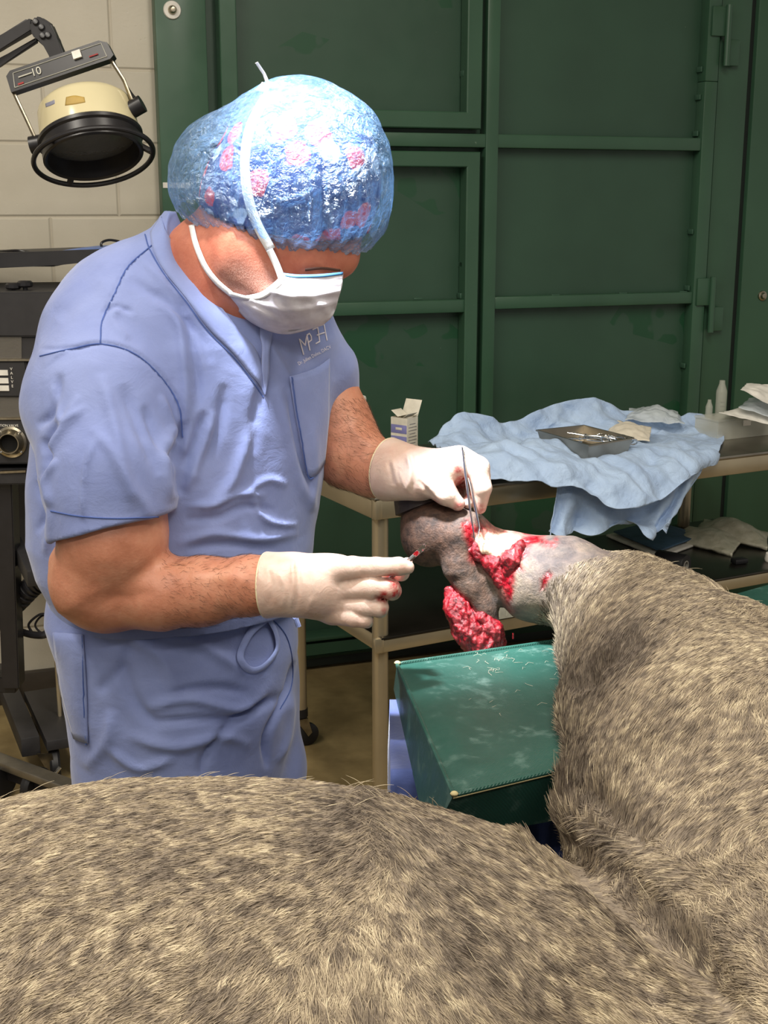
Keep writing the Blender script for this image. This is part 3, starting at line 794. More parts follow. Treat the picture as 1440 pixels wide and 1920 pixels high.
k2 = ((P2 - capc) @ capn > .012); f2 = k2[Q2].all(1); u2 = np.unique(Q2[f2]); r2 = np.zeros(len(P2), int); r2[u2] = np.arange(len(u2))
inner = mesh_obj('printed_skull_cap', P2[u2], r2[Q2[f2]], M_print, surgeon); solidify(inner, .0015)
cap = mesh_obj('bouffant_cap', P[used], remap[Q[fq]], M_film, surgeon)
a = cap.data.attributes.new('gather', 'FLOAT', 'POINT'); a.data.foreach_set('value', np.exp(-np.clip(hgt[used] + .010, 0, 9) / .010).astype(np.float32))
# elastic rim
# mask ----------------------------------------------------
P3, Q3 = sdf_mesh(lambda P: f_head(P) - .008, HC - .25, HC + .22, .005); BVH_ = BVHTree.FromPolygons(P3.tolist(), Q3.tolist())
BVI = BVHTree.FromPolygons((P2).tolist(), Q2.tolist())
t = NT('mask_fabric'); t.set(color=t.ramp(t.noise(60, 3), [(.3, hexc('b4afb8')), (.7, hexc('c8c5cc'))]), rough=.75, sss=.1)
t.b.inputs['Subsurface Radius'].default_value = (.01, .006, .006); t.bump(t.noise(500, 2), .15, .001); M_mask = t.m
M_strap = simple('white_elastic', 'e8e6e4', .8, bump=.5, bscale=600)
def f_maskvol(P):
    d = smin(d_ell(P, at(560, 545, 1.888), (.082, .05, .048), axes(at(640, 545, 1.88) - at(470, 570, 1.90))), d_cone(P, at(612, 530, 1.862), at(585, 575, 1.86), .030, .028), .02)
    return d
def f_maskall(P): return smin(f_maskvol(P), f_head(P) - .006, .012)
P4, Q4 = sdf_mesh(f_maskall, HC - .25, HC + .22, .004); BVM = BVHTree.FromPolygons(P4.tolist(), Q4.tolist())
mrows = [[(529, 516), (560, 520), (600, 518), (643, 514)],
         [(512, 532), (555, 540), (600, 545), (641, 536)],
         [(488, 548), (535, 566), (590, 570), (634, 560)],
         [(450, 556), (500, 590), (560, 606), (624, 591)],
         [(426, 556), (468, 602), (532, 626), (604, 610)]]
mask = patch('face_mask', mrows, BVM, .003, M_mask, surgeon, .0016, 50, 34)
# pleats pressed into the mask
me = mask.data; V = np.empty(len(me.vertices) * 3); me.vertices.foreach_get('co', V); V = V.reshape(-1, 3)
Vw = V.copy(); pj = proj(Vw); tow = (C0 - Vw); tow /= np.linalg.norm(tow, axis=1)[:, None]
off = np.zeros(len(Vw))
for pts, wd, amp in (([(505, 545), (560, 556), (640, 546)], 5, 3.5), ([(470, 562), (540, 582), (634, 566)], 5, 3.5), ([(520, 560), (545, 590), (575, 610)], 7, -3), ([(560, 545), (600, 570), (620, 590)], 8, 3), ([(460, 570), (500, 590), (540, 612)], 6, 3), ([(530, 526), (590, 529), (642, 524)], 3, -1.5)):
    d, tt, sd = seg_dist(pj[:, :2], spline(pts, 30)); off += amp * .001 * np.exp(-(d / wd) ** 2)
Vw += tow * (off + .0018 * crumple(Vw, 18, 7, 8))[:, None]; me.vertices.foreach_set('co', Vw.ravel()); me.update()
M_blue_edge = simple('mask_blue_edge', '3b6f9c', .7)
patch('mask_nose_edge', [[(531, 512), (560, 515), (600, 514), (643, 510)], [(530, 517), (560, 521), (600, 520), (643, 515)]], BVM, .0045, M_blue_edge, mask, .001, 30, 3)
patch('mask_binding', [[(430, 547), (470, 556), (495, 550), (520, 528), (529, 514)], [(430, 555), (472, 563), (500, 556), (526, 535), (535, 516)]], BVM, .005, M_strap, mask, .0015, 30, 3)
def strap(name, pts, bv, wpx, off=.003, parent=mask, m=M_strap, n=40):
    pts = spline(pts, n); tn = np.gradient(pts, axis=0); tn /= np.linalg.norm(tn, axis=1)[:, None]; nn = np.stack([-tn[:, 1], tn[:, 0]], 1)
    return patch(name, [(pts + nn * wpx / 2).tolist(), (pts - nn * wpx / 2).tolist()], bv, off, m, parent, .0012, n, 3)
Pn, Qn = sdf_mesh(f_skin_head, HC - .3, HC + .22, .006); BVS = BVHTree.FromPolygons(Pn.tolist(), Qn.tolist())
M_brow = simple('dark_brow_hair', '4a2c20', .8)
strap('eyebrow', [(572, 506), (604, 503), (638, 507)], BVH_, 5, -.006, surgeon, M_brow, 20)
strap('mask_tie', [(505, 468), (512, 482), (520, 500), (529, 524)], BVH_, 13, .003)
strap('mask_tie', [(359, 422), (368, 460), (385, 500), (408, 530), (434, 552)], BVS, 10, .004)
strap('mask_tie', [(508, 468), (482, 420), (466, 370), (459, 310), (466, 250), (485, 205), (505, 176)], BVI, 18, .004)
# knot on the crown
mb = MB(); kc = Vector(at(508, 163, 1.93))
mb.sph(kc, .009, 12, (1.4, 1, .8)); mb.tube([kc, kc + Vector((-.012, -.004, .003)), kc + Vector((-.018, -.006, -.003)), kc + Vector((-.008, -.01, -.006)), kc], .0045, 8, flat=.5)
mb.tube([kc, kc + Vector((.012, -.004, .006)), kc + Vector((.022, -.006, .002)), kc + Vector((.014, -.01, -.004)), kc], .005, 8, flat=.5)
mb.tube([kc + Vector((-.004, 0, .004)), Vector(at(495, 138, 1.93)), Vector(at(481, 117, 1.925))], [.0045, .0035, .0035], 8, flat=.35)
mb.build('tie_knot', M_strap, mask)
# gloves --------------------------------------------------
t = NT('latex_glove'); n1 = t.noise(25, 5, .6); bl = t.attr('blood').outputs['Fac']
c = t.ramp(n1, [(.3, hexc('c8a898')), (.7, hexc('dcc4b6'))])
bm_ = t.math('MULTIPLY', bl, t.ramp(t.noise(120, 4, .6), [(.35, (.2,) * 3), (.6, (1,) * 3)]))
t.set(color=t.mix(bm_, c, hexc('a8101c')), rough=.33, sss=.2, spec=.45); t.b.inputs['Subsurface Radius'].default_value = (.012, .006, .004)
t.bump(t.math('ADD', t.noise(45, 5, .6, dist=1.5), t.math('MULTIPLY', t.noise(150, 3), .3)), .28, .004); M_glove = t.m
M_rim = simple('rolled_latex', 'e6dcb6', .4)
def p4(*a): return pc(*a)
nfing = [[p4(612, 1072, 1.715, 26), p4(660, 1064, 1.70, 21), p4(705, 1063, 1.69, 18), p4(748, 1062, 1.685, 17), p4(764, 1064, 1.685, 13)],
         [p4(660, 1075, 1.745, 24), p4(715, 1070, 1.745, 18), p4(752, 1074, 1.735, 15), p4(763, 1056, 1.715, 11)],
         [p4(650, 1100, 1.715, 28), p4(700, 1101, 1.69, 22), p4(731, 1103, 1.685, 19), p4(735, 1108, 1.715, 17), p4(705, 1112, 1.74, 14)],
         [p4(645, 1130, 1.72, 27), p4(688, 1136, 1.695, 20), p4(711, 1139, 1.69, 17), p4(712, 1143, 1.72, 15), p4(690, 1142, 1.74, 12)],
         [p4(625, 1148, 1.725, 24), p4(664, 1158, 1.70, 18), p4(684, 1162, 1.695, 15), p4(688, 1166, 1.72, 11), p4(665, 1160, 1.74, 11)]]
def f_glove_n(P):
    d = d_chain(P, [p4(450, 1098, 1.742, 60), p4(487, 1097, 1.735, 57.5), p4(550, 1096, 1.725, 55), p4(585, 1100, 1.72, 57)], .02)
    d = smin(d, d_ell(P, at(628, 1103, 1.73), (pr(66, at(630, 1100, 1.73)), .030, pr(66, at(630, 1100, 1.73)))), .02)
    g = None
    for f in nfing:
        e = d_chain(P, f, .004); g = e if g is None else smin(g, e, .0018)
    return smin(d, g, .008)
def blood_attr(o, P, spots):
    pj = proj(P); v = np.zeros(len(P))
    for x, y, r, a in spots: v = np.maximum(v, a * np.clip(1.6 - np.hypot(pj[:, 0] - x, pj[:, 1] - y) / r, 0, 1))
    at_ = o.data.attributes.new('blood', 'FLOAT', 'POINT'); at_.data.foreach_set('value', v.astype(np.float32))
allp = [q[0] for f in nfing for q in f]
lo, hi = bounds(allp + [at(480, 1097, 1.735)], .06)
sl_n = at(498, 1097, 1.733); nfdir = at(600, 1098, 1.72) - at(470, 1098, 1.74)
gs = [([(548, 1045), (550, 1096), (546, 1140)], 4, 2.5, 'r'), ([(556, 1048), (560, 1096), (555, 1145)], 4, -2, 'g'), ([(680, 1050), (675, 1066), (682, 1082)], 4, -1.5, 'g'), ([(575, 1150), (582, 1130), (590, 1120)], 4, 1.5, 'r'),
      ([(500, 1060), (510, 1100), (505, 1140)], 6, -1.5, 'g'), ([(525, 1075), (535, 1110), (528, 1140)], 5, 1.5, 'r'), ([(705, 1085), (730, 1084), (745, 1088)], 3, -3, 'g'), ([(700, 1121), (715, 1122), (725, 1120)], 3, -3, 'g')]
gN, GP, GQ = organic('glove', lambda P: smax(f_glove_n(P), -half(P, sl_n, nfdir), .003), lo, hi, .0026, M_glove, surgeon, gs)
blood_attr(gN, GP, [(744, 1100, 11, 1), (735, 1085, 11, 1), (720, 1120, 10, 1), (742, 1112, 10, 1), (710, 1121, 6, .9), (720, 1146, 6, .6), (768, 1046, 5, .6)])
ffing = [[p4(812, 905, 1.955, 30), p4(836, 926, 1.945, 22), p4(858, 944, 1.945, 14)],
         [p4(862, 862, 1.965, 27), p4(895, 878, 1.945, 23), p4(905, 915, 1.935, 17), p4(900, 952, 1.94, 12)],
         [p4(858, 868, 1.99, 26), p4(900, 892, 1.98, 19), p4(897, 925, 1.97, 14), p4(878, 942, 1.962, 12)],
         [p4(846, 880, 2.005, 26), p4(884, 905, 2.01, 18), p4(884, 936, 2.0, 13), p4(868, 948, 1.99, 11)],
         [p4(832, 890, 2.02, 24), p4(866, 918, 2.03, 15), p4(862, 942, 2.02, 12), p4(848, 950, 2.01, 10)]]
def f_glove_f(P):
    d = d_chain(P, [p4(685, 872, 2.045, 62), p4(716, 878, 2.028, 57), p4(750, 884, 2.0, 49), p4(778, 889, 1.985, 43)], .02)
    d = smin(d, d_chain(P, [p4(800, 889, 1.98, 41), p4(842, 876, 1.975, 38)], .01), .03)
    g = None
    for f in ffing:
        e = d_chain(P, f, .004); g = e if g is None else smin(g, e, .002)
    return smin(d, g, .009)
allp = [q[0] for f in ffing for q in f]; lo, hi = bounds(allp + [at(712, 878, 2.03)], .07)
sl_f = at(728, 880, 2.02); ffdir = at(790, 889, 1.985) - at(700, 872, 2.04)
gs = [([(762, 848), (770, 885), (762, 925)], 4, 2.5, 'r'), ([(770, 850), (778, 890), (772, 925)], 4, -2, 'g'), ([(735, 860), (742, 890), (750, 915)], 4, 1.6, 'r'), ([(728, 865), (734, 890), (738, 910)], 4, -1.6, 'g'),
      ([(795, 900), (812, 920), (825, 938)], 4, 2, 'r'), ([(785, 900), (800, 922), (812, 936)], 4, -2, 'g'), ([(748, 880), (756, 905), (764, 920)], 3, 1.5, 'r')]
gF, FP_, FQ_ = organic('glove', lambda P: smax(f_glove_f(P), -half(P, sl_f, ffdir), .003), lo, hi, .0026, M_glove, surgeon, gs)
blood_attr(gF, FP_, [(868, 905, 14, 1), (860, 880, 8, .8), (862, 950, 10, .7), (900, 955, 10, .6), (880, 930, 8, .8), (820, 940, 8, .4)])
def ring(c, nrm, rx, rt, m, name, parent, sq=1.0):
    nrm = Vector(nrm).normalized(); u = nrm.orthogonal().normalized(); v = nrm.cross(u)
    mb = MB(); mb.tube([Vector(c) + u * rx * math.cos(a) + v * rx * math.sin(a) for a in np.linspace(0, 2 * math.pi, 48, endpoint=False)], rt, 8, closed=True); return mb.build(name, m, parent)
ring(sl_n + np.array([.001, 0, 0]), nfdir, pr(59.5, sl_n), .0022, M_rim, 'cuff_rim', gN)
ring(at(549, 1096, 1.725), nfdir, pr(57.5, sl_n), .0016, M_rim, 'cuff_band', gN)
ring(sl_f, ffdir, pr(58, sl_f), .0022, M_rim, 'cuff_rim', gF)
# scalpel
M_chrome = simple('polished_steel', 'd8d8d8', .18, 1.0)
t = NT('bloody_steel'); t.set(color=t.ramp(t.noise(130, 3), [(.48, hexc('d0cfcc')), (.56, hexc('a01820'))]), metal=t.ramp(t.noise(130, 3), [(.48, (1, 1, 1)), (.56, (0, 0, 0))]), rough=.22); M_bsteel = t.m
sc = thing('scalpel', 'steel scalpel with a bloodied blade held between gloved thumb and index finger', 'scalpel', tuple(at(764, 1056, 1.70)))
a0 = Vector(at(758, 1062, 1.702)); a1 = Vector(at(775, 1043, 1.70)); a2 = Vector(at(802, 1017, 1.70)); ax = (a2 - a1).normalized(); sd = ax.cross(Vector((0, 1, 0))).normalized()
Mx = Matrix((( *ax, 0), (*sd, 0), (*ax.cross(sd), 0), (0, 0, 0, 1))).transposed(); Mx.translation = a1
L = (a2 - a1).length
mb = MB(); mb.prism([(-.004, -.0028), (L * .55, -.0045), (L, .0006), (L * .7, .0028), (-.004, .0028)], -.0004, .0004, Mx); mb.build('blade', M_bsteel, sc)
mb = MB(); mb.box((0, 0, 0), (.10, .006, .0022), bev=.0008); h_ = mb.build('handle', M_chrome, sc); h_.matrix_world = Mx
dv = a1 - ax * .048; h_.matrix_parent_inverse = Matrix.Identity(4); h_.data.transform(Matrix.Translation(dv) @ Mx.to_quaternion().to_matrix().to_4x4()); h_.matrix_basis = Matrix.Identity(4); h_.matrix_parent_inverse = PW(sc).inverted()
# thumb forceps
tw = thing('tissue_forceps', 'long thin steel tweezers held upright in the raised gloved hand, tips in the wound', 'tweezers', tuple(at(868, 838, 1.935)))
tp = [Vector(at(867, 838, 1.945)), Vector(at(873, 890, 1.925)), Vector(at(881, 950, 1.915)), Vector(at(890, 1012, 1.905))]
mb = MB(); mb.tube(tp, [.0018, .0026, .0022, .0010], 8, flat=.5); mb.build('prong', M_chrome, tw)
tp = [Vector(at(867, 838, 1.947)), Vector(at(878, 890, 1.94)), Vector(at(890, 945, 1.925)), Vector(at(899, 988, 1.915)), Vector(at(896, 1006, 1.908))]
mb = MB(); mb.tube(tp, [.0018, .0026, .0022, .0014, .0010], 8, flat=.5); mb.build('prong', M_chrome, tw)
# ================================================================== HORSE
horse = thing('horse', 'grey horse lying on its side, clipped wounded leg stretched out over the teal pad', 'horse', (.1, 1.0, .45))
mass = [pc(1132, 1142, 1.86, 92), pc(1222, 1232, 1.78, 168), pc(1312, 1375, 1.56, 248), pc(1420, 1575, 1.28, 345), (np.array([.42, .98, .70]), .34), (np.array([.55, .8, .60]), .36)]
leg = [pc(1140, 1125, 1.88, 78), pc(1060, 1088, 1.92, 78), pc(1005, 1084, 1.94, 79), pc(955, 1052, 1.955, 52), pc(905, 1016, 1.96, 32), pc(868, 992, 1.97, 34)]
foot_ = [pc(868, 992, 1.965, 36), pc(820, 990, 1.99, 47), pc(796, 972, 2.02, 44)]
foot2 = [pc(868, 1000, 1.965, 42), pc(805, 1012, 1.99, 50)]
flap = [pc(852, 1010, 1.955, 34), pc(862, 1062, 1.945, 30), pc(884, 1100, 1.94, 28), pc(908, 1137, 1.935, 21), pc(924, 1166, 1.93, 13)]
def f_horse(P):
    d = d_ell(P, (-.175, .95, .672), (.60, .387, .386))
    d = smin(d, d_cone(P, (-.35, .9, .62), (-1.0, .86, .6), .33, .31), .1)
    m = d_chain(P, mass, .05)
    d = smin(d, m, .035)
    d = smin(d, d_ell(P, at(1195, 1085, 1.86), (pr(62, mass[0][0]), .05, pr(42, mass[0][0]))), .03)
    l = d_chain(P, leg, .02); d = smin(d, l, .025)
    f = smin(d_chain(P, foot_, .02), d_chain(P, foot2, .02), .03); d = smin(d, f, .015)
    d = smin(d, d_chain(P, flap, .02), .012)
    d = smax(d, .452 - P[:, 2], .04)
    pad_d = np.maximum(np.maximum(np.abs(P[:, 0] - .20) - .22, np.abs(P[:, 1] - 1.62) - .25), P[:, 2] - .889)   # room for the pad it rests on
    return smax(d, -pad_d, .01)
hs = [([(1085, 1305), (1110, 1260), (1160, 1225), (1210, 1185)], 16, -9, 'g'), ([(1060, 1300), (1085, 1290), (1120, 1270)], 14, -6, 'g'), ([(1130, 1240), (1170, 1205), (1215, 1165)], 14, 5, 'r'),
      ([(1000, 1565), (1090, 1610), (1190, 1690), (1290, 1790), (1400, 1900)], 40, -22, 'g'), ([(1040, 1660), (1120, 1720), (1200, 1800), (1250, 1880)], 55, 5, 'r'),
      ([(1060, 1500), (1110, 1560), (1180, 1620), (1280, 1700)], 40, 8, 'r'), ([(1100, 1480), (1150, 1540), (1220, 1590)], 22, -7, 'g'), ([(1010, 1010), (1080, 1035), (1150, 1052)], 10, 2, 'r'),
      ([(1012, 1090), (1030, 1130), (1025, 1170)], 5, -3, 'g'), ([(1000, 1040), (1060, 1050), (1130, 1048)], 6, -2, 'g'), ([(1040, 1060), (1080, 1052), (1140, 1060)], 6, 2.5, 'r'),
      ([(830, 1060), (850, 1066), (880, 1060)], 5, -2, 'g'), ([(840, 1085), (865, 1088), (885, 1078)], 5, -2, 'g'), ([(1060, 1000), (1110, 1030), (1140, 1055)], 6, 2.5, 'r'), ([(640, 1500), (700, 1560), (760, 1650)], 60, 8, 'r')]
def poly_mask(Q, poly, soft):
    poly = np.asarray(poly, float); ins = np.zeros(len(Q), bool); n = len(poly)
    for i in range(n):
        a, b = poly[i], poly[(i + 1) % n]; c = ((a[1] > Q[:, 1]) != (b[1] > Q[:, 1]))
        with np.errstate(divide='ignore', invalid='ignore'): xx = (b[0] - a[0]) * (Q[:, 1] - a[1]) / (b[1] - a[1]) + a[0]
        ins ^= c & (Q[:, 0] < xx)
    d, _, _ = seg_dist(Q, np.vstack([poly, poly[:1]])); return np.clip(.5 + np.where(ins, d, -d) / (2 * soft), 0, 1)
hb, HP, HQ = organic('body', f_horse, (-1.1, .45, .40), (1.0, 2.14, 1.20), .0055, None, horse, hs, lambda P, N: .0015 * fbm(P, 14, 2) + .003 * fbm(P, 5, 2))
pjh = proj(HP)[:, :2]
shaved_poly = [(700, 880), (960, 900), (1120, 1000), (1160, 1050), (1110, 1052), (1060, 1070), (1025, 1110), (1012, 1150), (1018, 1195), (980, 1240), (780, 1240), (700, 1100)]
wob = 9 * perlin(HP * 45) + 6 * perlin(HP * 110)
shav = poly_mask(pjh + wob[:, None], shaved_poly, 8) * (HP[:, 1] > 1.7)
wpoly = [(868, 985), (890, 975), (935, 988), (1000, 1005), (1045, 1012), (990, 1030), (975, 1060), (962, 1105), (958, 1145), (940, 1110), (905, 1062), (880, 1050)]
wnd = poly_mask(pjh + 1.4 * wob[:, None], wpoly, 7) * (HP[:, 1] > 1.7)
wnd = np.maximum(wnd, poly_mask(pjh + .5 * wob[:, None], [(1020, 1078), (1032, 1070), (1036, 1080), (1024, 1100), (1014, 1108)], 3) * (HP[:, 1] > 1.7))
wnd = np.maximum(wnd, .9 * poly_mask(pjh + wob[:, None], [(828, 1088), (850, 1100), (880, 1130), (905, 1160), (880, 1200), (835, 1150)], 5) * (HP[:, 1] > 1.7))
pale = poly_mask(pjh + wob[:, None], [(915, 990), (975, 1000), (970, 1030), (930, 1040), (900, 1035), (893, 1005)], 8)
dkf = np.maximum(np.clip(1.75 - np.hypot(pjh[:, 0] - 785, (pjh[:, 1] - 985)) / 80, 0, 1), .85 * poly_mask(pjh + wob[:, None], [(820, 1010), (885, 1015), (920, 1080), (945, 1190), (840, 1190)], 14))
for nme, v in (('shaved', shav), ('wound', wnd), ('pale', pale), ('darkfoot', dkf)):
    a = hb.data.attributes.new(nme, 'FLOAT', 'POINT'); a.data.foreach_set('value', np.clip(v, 0, 1).astype(np.float32))
t = NT('horse_skin')
n_big = t.noise(9, 5, .6); n_f = t.noise(70, 6, .7); n_ff = t.noise(300, 3, .6)
furbase = t.ramp(n_f, [(.3, hexc('5a5046')), (.7, hexc('857868'))])
clip_ = t.ramp(n_big, [(.28, hexc('4a4246')), (.45, hexc('6e645f')), (.6, hexc('827769')), (.75, hexc('90847e'))])
clip_ = t.mix(.55, clip_, t.ramp(n_f, [(.35, hexc('3f383b')), (.65, hexc('c2b6a8'))]), 'OVERLAY')
clip_ = t.mix(t.math('MULTIPLY', t.attr('darkfoot').outputs['Fac'], 1.0), clip_, t.ramp(n_f, [(.35, hexc('23150e')), (.65, hexc('5a4032'))]))
vw = t.add('ShaderNodeTexVoronoi'); vw.inputs['Scale'].default_value = 95; t.link(t.coords(), vw.inputs['Vector'])
def flesh(t, vw):
    a = t.ramp(t.noise(95, 6, .75, dist=1.0), [(.36, hexc('1c0205')), (.46, hexc('60040f')), (.60, hexc('930b1c')), (.72, hexc('a82434')), (.86, hexc('cf8c80'))])
    return t.mix(.22, a, t.ramp(vw.outputs['Distance'], [(0, hexc('d06a6c')), (.5, hexc('8c0a18')), (.9, hexc('260206'))]), 'MIX')
wcol = t.mix(t.math('MULTIPLY', t.attr('pale').outputs['Fac'], t.ramp(n_f, [(.4, (.3,) * 3), (.6, (.9,) * 3)])), flesh(t, vw), hexc('e9c9b2'))
sh = t.attr('shaved').outputs['Fac']; wd = t.attr('wound').outputs['Fac']
col = t.mix(wd, t.mix(sh, furbase, clip_), wcol)
t.set(color=col, rough=t.math('SUBTRACT', .68, t.math('MULTIPLY', wd, .42)), sss=.05); t.b.inputs['Subsurface Radius'].default_value = (.01, .004, .003)
hgt_ = t.math('ADD', t.math('MULTIPLY', n_f, 1), t.math('MULTIPLY', t.math('MULTIPLY', vw.outputs['Distance'], wd), -1.2)); hgt_ = t.math('ADD', hgt_, t.math('MULTIPLY', n_ff, .35))
t.bump(hgt_, .6, .004); M_hskin = t.m; hb.data.materials.append(M_hskin)
t = NT('raw_tissue'); vw = t.add('ShaderNodeTexVoronoi'); vw.inputs['Scale'].default_value = 80; t.link(t.coords(), vw.inputs['Vector'])
t.set(color=flesh(t, vw), rough=.24, sss=.0, spec=.5, coat=.2); t.b.inputs['Subsurface Radius'].default_value = (.01, .003, .002)
t.bump(t.math('ADD', t.noise(120, 6, .7), t.math('MULTIPLY', vw.outputs['Distance'], -.8)), .7, .005); M_flesh = t.m
# tissue on the open wound
def lump(name, pts, k, h, parent, amp, seed, m=M_flesh):
    f0 = lambda P: d_chain(P, pts, k)
    lo, hi = bounds([p for p, r in pts], .06)
    def nz(P, N): return amp * (1.1 * (.5 - 2.4 * np.abs(perlin(P * np.array([70, 70, 34]) + seed))) + .7 * (.4 - 2 * np.abs(perlin(P * np.array([150, 150, 80])))) + .5 * perlin(P * 290 + 5))
    return organic(name, f0, lo, hi, h, m, parent, None, nz)[0]
lump('wound_tissue', [pc(884, 1000, 1.945, 13), pc(892, 1030, 1.935, 15), pc(925, 1055, 1.925, 18), pc(948, 1085, 1.92, 20), pc(960, 1130, 1.93, 10)], .01, .0022, horse, .0022, 31)
lump('wound_tissue', [pc(975, 1022, 1.915, 10), pc(958, 1050, 1.905, 17), pc(955, 1090, 1.91, 15)], .01, .0022, horse, .0020, 32)
M_sinew = simple('pale_tendon', 'e3bfa4', .25, var=.15, scale=120, bump=.5, bscale=300, bdist=.002)
lump('tendon', [pc(893, 1008, 1.935, 8), pc(912, 1030, 1.925, 10), pc(930, 1042, 1.92, 7)], .01, .002, horse, .0012, 33, M_sinew)
lump('torn_tissue', [pc(844, 1108, 1.935, 10), pc(858, 1142, 1.925, 20), pc(880, 1178, 1.925, 28), pc(903, 1206, 1.925, 34)], .02, .0020, horse, .0024, 34)
lump('torn_tissue', [pc(902, 1158, 1.915, 12), pc(922, 1182, 1.92, 16), pc(932, 1205, 1.925, 17)], .02, .0020, horse, .0020, 35)
lump('torn_tissue', [pc(905, 1108, 1.955, 7), pc(916, 1100, 1.955, 6)], .01, .002, horse, .0010, 36)
# hoof, dark, mostly behind the gloved hand
M_hoof = simple('dark_hoof_horn', '3b3331', .5, var=.2, scale=50, bump=.5, bscale=60, bdist=.003)
hc = Vector(at(800, 952, 2.03)); mb = MB()
mb.lathe([(.0, .0), (.044, .001), (.052, .006), (.046, .03), (.040, .055), (.0, .056)], hc, Vector((-.35, .25, .9)), n=40)
mb.build('hoof', M_hoof, horse)
mb = MB(); mb.sph(Vector(at(962, 1139, 1.925)), .003, 10, (1, 1, 1.6)); o = mb.build('blood_drop', M_flesh, None); tag(o, 'dark blood drop hanging from the lower tip of the leg wound', 'blood drop')
mb = MB(); p_ = Vector(at(962, 1192, 1.925)); mb.cyl(p_ + Vector((0, 0, .004)), p_ - Vector((0, 0, .005)), .0014, n=8); o = mb.build('blood_drop', M_flesh, None); tag(o, 'bright red blood drop falling between the wound and the green pad', 'blood drop')

# ---- coat: combed hair strands -----------------------------------------------
tri = np.concatenate([HQ[:, [0, 1, 2]], HQ[:, [0, 2, 3]]])
a_, b_, c_ = HP[tri[:, 0]], HP[tri[:, 1]], HP[tri[:, 2]]
cen = (a_ + b_ + c_) / 3; nr = np.cross(b_ - a_, c_ - a_); ar = np.linalg.norm(nr, axis=1) / 2; nr /= (2 * ar[:, None] + 1e-12)
HN = vnormals(HP, HQ)
if ((HN[tri[:, 0]] * nr).sum(1) < 0).mean() > .5: nr = -nr
pjc = proj(cen); vd = C0 - cen; vd /= np.linalg.norm(vd, axis=1)[:, None]; fc = (nr * vd).sum(1)
shf = shav[tri].mean(1)
okk = (pjc[:, 0] > -500) & (pjc[:, 0] < 2300) & (pjc[:, 1] < 2300) & (fc > -.6) & (cen[:, 2] > .5)
dens = ar * okk * (1 - np.clip(shf, 0, 1)) * np.clip(1.1 / pjc[:, 2], .5, 1.6) ** 2 * np.where((pjc[:, 0] > -120) & (pjc[:, 0] < 1560) & (pjc[:, 1] < 2040) & (fc > -.4), 1, .35)
NH = 360000
ti = RNG.choice(len(tri), NH, p=dens / dens.sum()); u, v = RNG.random(NH), RNG.random(NH); fl = u + v > 1; u[fl] = 1 - u[fl]; v[fl] = 1 - v[fl]
root = a_[ti] + u[:, None] * (b_ - a_)[ti] + v[:, None] * (c_ - a_)[ti]; nrm = HN[tri[ti, 0]]
# growth direction: anchor directions around the body, blended over the surface
anch = [(60, 1560, 32), (60, 1900, 40), (300, 1540, 25), (330, 1720, 33), (420, 1880, 45), (560, 1560, 40), (620, 1700, 60), (640, 1880, 78), (760, 1580, 100), (800, 1700, 112), (830, 1880, 110), (930, 1640, 128), (950, 1780, 128), (980, 1900, 140),
        (1100, 1700, 150), (1150, 1850, 150), (1330, 1880, 158), (1060, 1560, 155), (1200, 1640, 150), (1320, 1740, 140), (1120, 1110, 62), (1250, 1150, 58), (1380, 1230, 50), (1100, 1220, 100), (1090, 1330, 105), (1200, 1330, 70), (1330, 1400, 62),
        (1090, 1450, 110), (1200, 1480, 95), (1300, 1560, 95), (1420, 1520, 70), (1420, 1680, 110)]
AP = np.array([(x, y) for x, y, _ in anch], float); AD = np.array([(math.cos(R(g)), -math.sin(R(g))) for _, _, g in anch])
pjr = proj(root); W = 1 / (((pjr[:, None, :2] - AP[None]) ** 2).sum(2) + 400) ** 1.6
D2 = W @ AD / W.sum(1)[:, None]
ang = np.arctan2(D2[:, 1], D2[:, 0]) + .55 * perlin(root * 14) + .35 * perlin(root * 60 + 9) + RNG.normal(0, .14, NH)
cr = np.array([1, 0, 0.]); cu_ = np.array([0, math.sin(PITCH), math.cos(PITCH)])
d3 = np.cos(ang)[:, None] * cr - np.sin(ang)[:, None] * cu_
d3 = d3 - nrm * (d3 * nrm).sum(1)[:, None]; nl = np.linalg.norm(d3, axis=1)[:, None]; d3 /= np.maximum(nl, .25)
lift = .23 + .10 * perlin(root * 50 + 3) + RNG.normal(0, .10, NH)
crev = poly_mask(pjr[:, :2], [(985, 1480), (1070, 1420), (1130, 1500), (1160, 1580), (1000, 1580)], 40)
lift = lift + .35 * crev
LN = (.0115 + .003 * perlin(root * 20 + 5) + RNG.normal(0, .002, NH)) * (1 + .9 * crev) * np.clip(.55 + .45 * (1 - shav[tri[ti, 0]] * 1.5), .3, 1)
stray = RNG.random(NH) < .0012; LN = np.where(stray, LN * 2.0, LN); lift = np.where(stray, .6, lift)
K = 4; s = np.linspace(0, 1, K); pts = np.empty((NH, K, 3))
side = np.cross(nrm, d3); cv = RNG.normal(0, .12, NH)
for k in range(K):
    q = s[k]; pts[:, k] = root + LN[:, None] * (d3 * q * .95 + nrm * (lift * q * (1 - .45 * q))[:, None] + side * (cv * q * q)[:, None])
hc = bpy.data.hair_curves.new('coat'); hc.add_curves([K] * NH)
hc.points.foreach_set('position', pts.astype(np.float32).ravel())
rad = np.array([.00050, .00048, .00034, .00008])[None] * np.clip(RNG.normal(1, .2, NH), .5, 1.6)[:, None] * np.where(stray, .5, 1)[:, None]
if 'radius' not in hc.attributes: hc.attributes.new('radius', 'FLOAT', 'POINT')
hc.attributes['radius'].data.foreach_set('value', rad.astype(np.float32).ravel())
